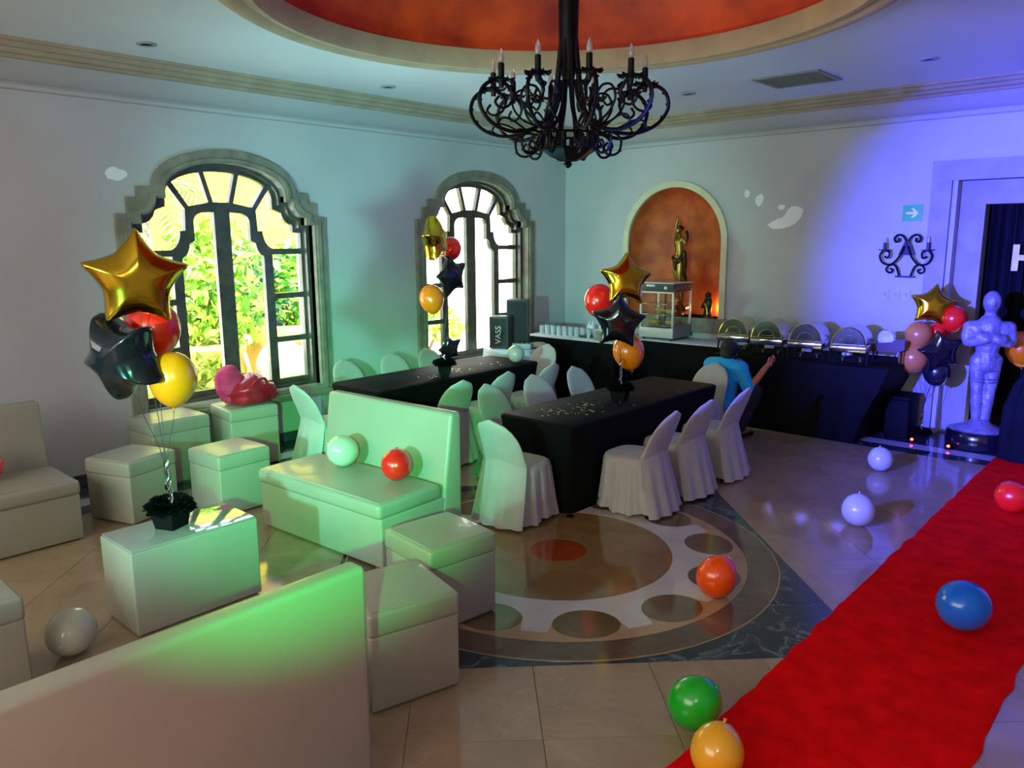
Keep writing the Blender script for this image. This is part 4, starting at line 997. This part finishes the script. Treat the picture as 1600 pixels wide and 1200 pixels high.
limb(b, [(0, 0, q+1.08), (0, 0, q+1.17)], [.06, .055]); ell(b, (0, -.01, q+1.27), (.085, .1, .115))
limb(b, [(-.1, -.12, q+.92), (.1, -.13, q+.9)], [.05, .05])
ell(b, (0, -.105, q+1.255), (.012, .02, .03)); fuse(b, 'figure', SIL, t, .012, 3)
for zz in (.44, .52, .62, .36): MB().lathe([(.0, 0)], 3) if False else None
b = MB()
for zz, w in ((q+.56, .1), (q+.47, .1), (q+.44, .1), (q+.7, .06)):
    for s_ in (-1, 1): b.tube([(s_*.02, -.078, zz), (s_*.07, -.08, zz+.004), (s_*.115, -.05, zz+.01)], .006, 5)
b.build('band', M('dark_violet_band', (.08, .06, .1), .5), t)
latex_balloon('amber yellow balloon behind the pale standing statue', (-1.5, 9.68, 1.02), .15, YELLOW, (0, -.1), ribbon_to=(-1.45, 9.6, .1), asp=1.25, group='balloons by the doorway')
star_balloon('pink foil star balloon behind the pale standing statue', (-1.36, 9.6, 1.08), .19, M('pink_foil', (.7, .35, .3), .25, metal=.8), facing((-1.4, 9.3), -20), rad(20), 0, (-1.4, 9.4, .1))
t = thing('draped_stand', 'black draped stand right of the pale standing statue', 'stand', (-1.24, 8.95, 0))
b = MB(); rings = []
for z, r_ in ((.004, .25), (.2, .25), (.5, .24), (.75, .17), (.88, .09), (.93, .02)):
    rings.append([((r_+.014*sin(9*a))*cos(a), (r_+.014*sin(9*a))*sin(a)*.8, z) for a in [2*pi*k/54 for k in range(54)]])
b.loft(rings); b.build('drape', CURT, t, smooth=70)
LED = M('red_led', (1, .06, .02), .4, emit=9)
for i, (x, y) in enumerate(((-2.3, 8.98), (-1.93, 8.92))):
    t = thing('floor_led', ('small red glowing light at the foot of the balloon pot', 'small red glowing light on the floor before the statue base')[i], 'lamp', (x, y, 0), 0, 'red floor lights by the doorway')
    MB().lathe([(.03, 0), (.03, .02), (.02, .026)], 14).build('housing', IRON, t); b = MB(); ell(b, (0, 0, .035), (.016, .016, .014)); b.build('bulb', LED, t)

# ------------------------------------------------------------------ person at the buffet
t = thing('person', 'person in a bright blue shirt crouching at the buffet, seen from behind, one arm raised', 'person', (-3.95, 7.9, 0), rad(-8))
SKIN = M('skin', (.46, .14, .05), .5, var=.06, sss=.05); SHIRT = M('blue_shirt', (.015, .4, .85), .8, var=.1, scale=8, bump=.15, bscale=20); PANTS = M('dark_trousers', (.012, .014, .025), .8); HAIR = M('black_hair', (.006, .005, .005), .45, var=.3, scale=40, bump=.5, bscale=160)
Rs, Ls = (.19, -.03, .8), (-.19, -.03, .8)
arms_ = {1: [Rs, (.27, .0, .6), (.385, .17, .83)], -1: [Ls, (-.27, .1, .6), (-.16, .36, .74)]}
b = MB()
limb(b, [(0, -.06, .3), (0, -.07, .46), (0, -.06, .62), (0, -.04, .78)], [.15, .13, .145, .1])
limb(b, [Ls, (0, -.045, .82), Rs], [.07, .085, .07]); limb(b, [(0, -.03, .82), (.01, .0, .92)], [.06, .055])
ell(b, (.015, .025, .985), (.076, .094, .112)); ell(b, (.02, .115, .965), (.014, .022, .02)); ell(b, (.02, .1, .92), (.035, .03, .02))
for s_ in (-1, 1):
    ell(b, (.015+s_*.077, .02, .975), (.012, .022, .032)); limb(b, arms_[s_], [.058, .046, .03])
    limb(b, [(s_*.09, -.04, .28), (s_*.17, .3, .5), (s_*.14, .08, .09)], [.1, .072, .045]); limb(b, [(s_*.14, .05, .045), (s_*.15, .16, .04), (s_*.155, .25, .03)], [.045, .042, .03])
    w = Vector(arms_[s_][2]); e = Vector(arms_[s_][1]); d = (w-e).normalized(); sd = d.cross(Vector((1, 0, 0))).normalized(); up_ = sd.cross(d)
    ell(b, w+d*.045, (.034, .03, .045), 8)
    for k in range(4):
        o_ = sd*(-.027+.018*k)+d*.075; c1 = w+o_; L_ = (.05, .06, .058, .045)[k]
        limb(b, [c1, c1+d*L_*.6+up_*.004, c1+d*L_*.95-up_*.02], [.0095, .009, .0078], 8)
    limb(b, [w+sd*-.03+d*.03, w+sd*-.055+d*.06, w+sd*-.058+d*.085], [.012, .0105, .009], 8)
fuse(b, 'body', SKIN, t, .007, 2)
b = MB()
limb(b, [(0, -.065, .27), (0, -.075, .45), (0, -.065, .62), (0, -.045, .77)], [.17, .15, .165, .125]); limb(b, [Ls, (0, -.05, .81), Rs], [.088, .1, .088]); limb(b, [(0, -.035, .84), (.003, -.02, .875)], [.075, .068])
for s_ in (-1, 1):
    a_ = [Vector(x) for x in arms_[s_]]; limb(b, [a_[0], a_[0].lerp(a_[1], .5), a_[0].lerp(a_[1], .97)], [.08, .075, .072])
fuse(b, 'shirt', SHIRT, t, .011, 3)
b = MB()
limb(b, [(0, -.05, .27), (0, -.05, .2)], [.16, .14])
for s_ in (-1, 1): limb(b, [(s_*.09, -.04, .27), (s_*.17, .3, .5), (s_*.14, .08, .12)], [.118, .088, .064])
fuse(b, 'trousers', PANTS, t, .013, 3)
b = MB(); ell(b, (.015, .005, 1.005), (.098, .11, .11)); ell(b, (.015, -.035, .955), (.08, .068, .09)); fuse(b, 'hair', HAIR, t, .009, 2)
for s_ in (-1, 1): MB().soft((s_*.15, .15, .03), (.1, .28, .055), .025).build('shoe', M('black_shoe', (.01, .01, .012), .4), t)

lamp('niche_lamp', 'POINT', (NX+.58, BY+.2, NB+.12), 5, (1, .5, .15), shadow_soft_size=.03)
# ------------------------------------------------------------------ red bag on the ottoman
t = thing('red_bag', 'crumpled red handbag with a pink scarf on the ottoman by the window', 'bag', (-7.1, 3.86, .622), rad(100))
RBAG = M('red_leather', (.42, .008, .02), .3, var=.3, scale=8, bump=.4, bscale=14, coat=.4); PINK = M('pink_scarf', (.62, .03, .13), .75, var=.2, scale=10, bump=.3)
def lump(c, r, amp, seed, mat, name, fr=6):
    b_ = MB(); ell(b_, c, r, 22); o = b_.build(name, mat, t, smooth=180)
    for v in o.data.vertices:
        n_ = noise.noise(v.co*fr+Vector((seed, 0, 0)))+.5*noise.noise(v.co*fr*2.3+Vector((0, seed, 0))); d = (v.co-Vector(c)).normalized(); v.co += d*n_*amp; v.co.z = max(v.co.z, .002)
    return o
lump((.03, -.03, .07), (.2, .14, .15), .05, 3, RBAG, 'bag_body', 9); lump((.17, -.03, .05), (.11, .1, .08), .04, 9, RBAG, 'side_pocket', 10); lump((-.07, .05, .13), (.12, .1, .17), .035, 5, PINK, 'scarf', 7)
b = MB(); b.tube(smoothpath([(-.06, -.12, .1), (-.03, -.17, .19), (.06, -.17, .2), (.12, -.14, .1)], 5), .012, 8); b.build('handle', RBAG, t); t.scale = (1.3, 1.3, 1.2)

# ------------------------------------------------------------------ garden beyond the windows
GR = M('sunlit_paving', (.62, .6, .52), .9, var=.1, scale=.6)
MB().box((-19.9, 8, -.2), (24, 44, .3)).build('ground_garden', GR, kind='structure', smooth=0)
YW = M('yellow_stucco', (.62, .5, .025), .9, var=.08, scale=.8); WW = M('white_stucco', (.82, .82, .8), .9, var=.04, scale=.8)
t = thing('garden_house', 'yellow house wall beyond the garden, seen through the big window', 'house', (-14.6, 6.5, -.05))
MB().box((0, 0, 2.6), (.4, 9.0, 5.2)).build('wall', YW, t, smooth=0); MB().box((.05, 0, 5.25), (.8, 9.4, .14)).build('eave', M('clay_eave', (.4, .2, .1), .8), t, smooth=0)
t = thing('garden_house', 'white house wall beyond the garden, seen through the far window', 'house', (-13.4, 16.3, -.05))
MB().box((0, 0, 3), (.4, 10.4, 6)).build('wall', WW, t, smooth=0); MB().box((.05, 0, 6.05), (.8, 10.8, .14)).build('eave', M('clay_eave', (.4, .2, .1), .8), t, smooth=0)
LF = [M('leaf_a', (.09, .3, .02), .45, var=.3, scale=3), M('leaf_b', (.2, .42, .03), .45, var=.3, scale=3), M('leaf_c', (.42, .52, .06), .5, var=.25, scale=3)]
def bush(label, loc, r, h, n_, mat, L=.16):
    t = thing('garden_shrub', label, 'shrub', loc, 0, 'shrubs in the garden'); rnd = random.Random(label); b = MB()
    for i in range(n_):
        u = rnd.random()*2*pi; v = rnd.uniform(-.1, 1)**1; q = rnd.uniform(.55, 1)**.5
        c = Vector((r*q*cos(u)*sqrt(max(0.05, 1-v*v*.9)), r*q*sin(u)*sqrt(max(0.05, 1-v*v*.9)), max(.1, h*(.5+.5*v)*q)))
        d = Vector((rnd.gauss(0, 1), rnd.gauss(0, 1), rnd.gauss(.3, .8))).normalized(); s_ = d.orthogonal().normalized(); s_ = (Matrix.Rotation(rnd.random()*6, 3, d) @ s_); l = L*rnd.uniform(.6, 1.3)
        b.add([c, c+d*l*.5+s_*l*.22, c+d*l, c+d*l*.5-s_*l*.22], [(0, 1, 2, 3)])
    tag(b.build('foliage', mat, t, smooth=0), kind='stuff')
    for k in range(5):
        a = k*1.26; MB().tube([(0, 0, 0), (r*.2*cos(a), r*.2*sin(a), h*.3), (r*.5*cos(a), r*.5*sin(a), h*.75)], [.03, .02, .008], 6).build('stem', M('bark', (.18, .12, .07), .9), t)
bush('low yellow-green shrub close under the big window', (-9.2, 4.4, -.05), .55, .8, 900, LF[2])
bush('broad bright shrub left of the window mullion', (-11.4, 5.6, -.05), 1.0, 2.0, 2200, LF[1], .22)
bush('deep green shrub right of the window mullion', (-11.2, 7.3, -.05), 1.0, 2.1, 2200, LF[0], .22)
bush('tall pale shrub far behind the mullion', (-12.9, 6.6, -.05), .9, 2.6, 1800, LF[1], .24)
bush('shrub behind the right-hand panes of the big window', (-10.8, 8.6, -.05), .8, 1.6, 1500, LF[1], .2)
bush('yellowing shrub low in the far window', (-11.5, 10.2, -.05), .7, .9, 1200, LF[2], .2)
def palm(label, loc, h, nf, L, seed, tilt=0):
    t = thing('palm_tree', label, 'palm', loc, 0, 'palms in the garden'); rnd = random.Random(seed)
    MB().tube([(0, 0, 0), (.05, .02, h*.5), (.1*tilt, .05, h)], [.11, .09, .08], 10).build('trunk', M('palm_bark', (.35, .28, .18), .9, var=.3, scale=12), t)
    for k in range(nf):
        a = 2*pi*k/nf+rnd.uniform(-.2, .2); ri = rnd.uniform(.1, .5); P = [Vector((.1*tilt, .05, h))+Vector((cos(a)*L*q, sin(a)*L*q, L*(ri*2.2*q-1.25*ri*q*q*2-.45*q*q*q))) for q in [i/12 for i in range(13)]]
        b = MB(); b.tube(P, [.014*(1-.8*i/12) for i in range(13)], 4)
        for i in range(1, 13):
            for m_ in range(2):
                p = P[i].lerp(P[i-1], m_*.5); d = (P[i]-P[i-1]).normalized(); s_ = d.cross(Vector((0, 0, 1))).normalized()
                for sg in (-1, 1):
                    w = L*.3*(1-.55*i/12); e = p+s_*sg*w+d*w*.5-Vector((0, 0, w*.35)); b.add([p, p.lerp(e, .4)+d*.02, e, p.lerp(e, .4)-d*.02], [(0, 1, 2, 3)])
        b.build('frond', LF[k % 2], t, smooth=0)
palm('palm whose fronds cross the top left of the big window', (-11.6, 4.9, -.05), 2.9, 11, 1.5, 4)
palm('palm standing in the middle of the garden view', (-12.3, 7.9, -.05), 2.0, 12, 1.3, 8)
t = thing('garden_boulder', 'pale sunlit boulder beyond the big window', 'rock', (-9.9, 6.1, -.05))
b = MB(); ell(b, (0, 0, .35), (.4, .5, .5), 18); o = b.build('rock', M('pale_rock', (.75, .7, .62), .9, var=.1), t, smooth=50)
for v in o.data.vertices: v.co += v.co.normalized()*.12*noise.noise(v.co*2.2)
t = thing('garden_planter', 'round yellow-brown clay planter behind the boulder', 'planter', (-10.6, 6.5, -.05)); MB().lathe([(.3, 0), (.5, .25), (.58, .6), (.5, .95), (.44, 1.0), (.4, .95), (.001, .9)], 28).build('pot', M('ochre_clay', (.5, .3, .05), .8, var=.15), t)
t = thing('garden_planter', 'ochre clay planter left of the window mullion', 'planter', (-10.2, 5.1, -.05)); MB().lathe([(.22, 0), (.4, .2), (.46, .5), (.4, .75), (.35, .8), (.3, .75), (.001, .7)], 28).build('pot', M('ochre_clay', (.5, .3, .05), .8, var=.15), t)
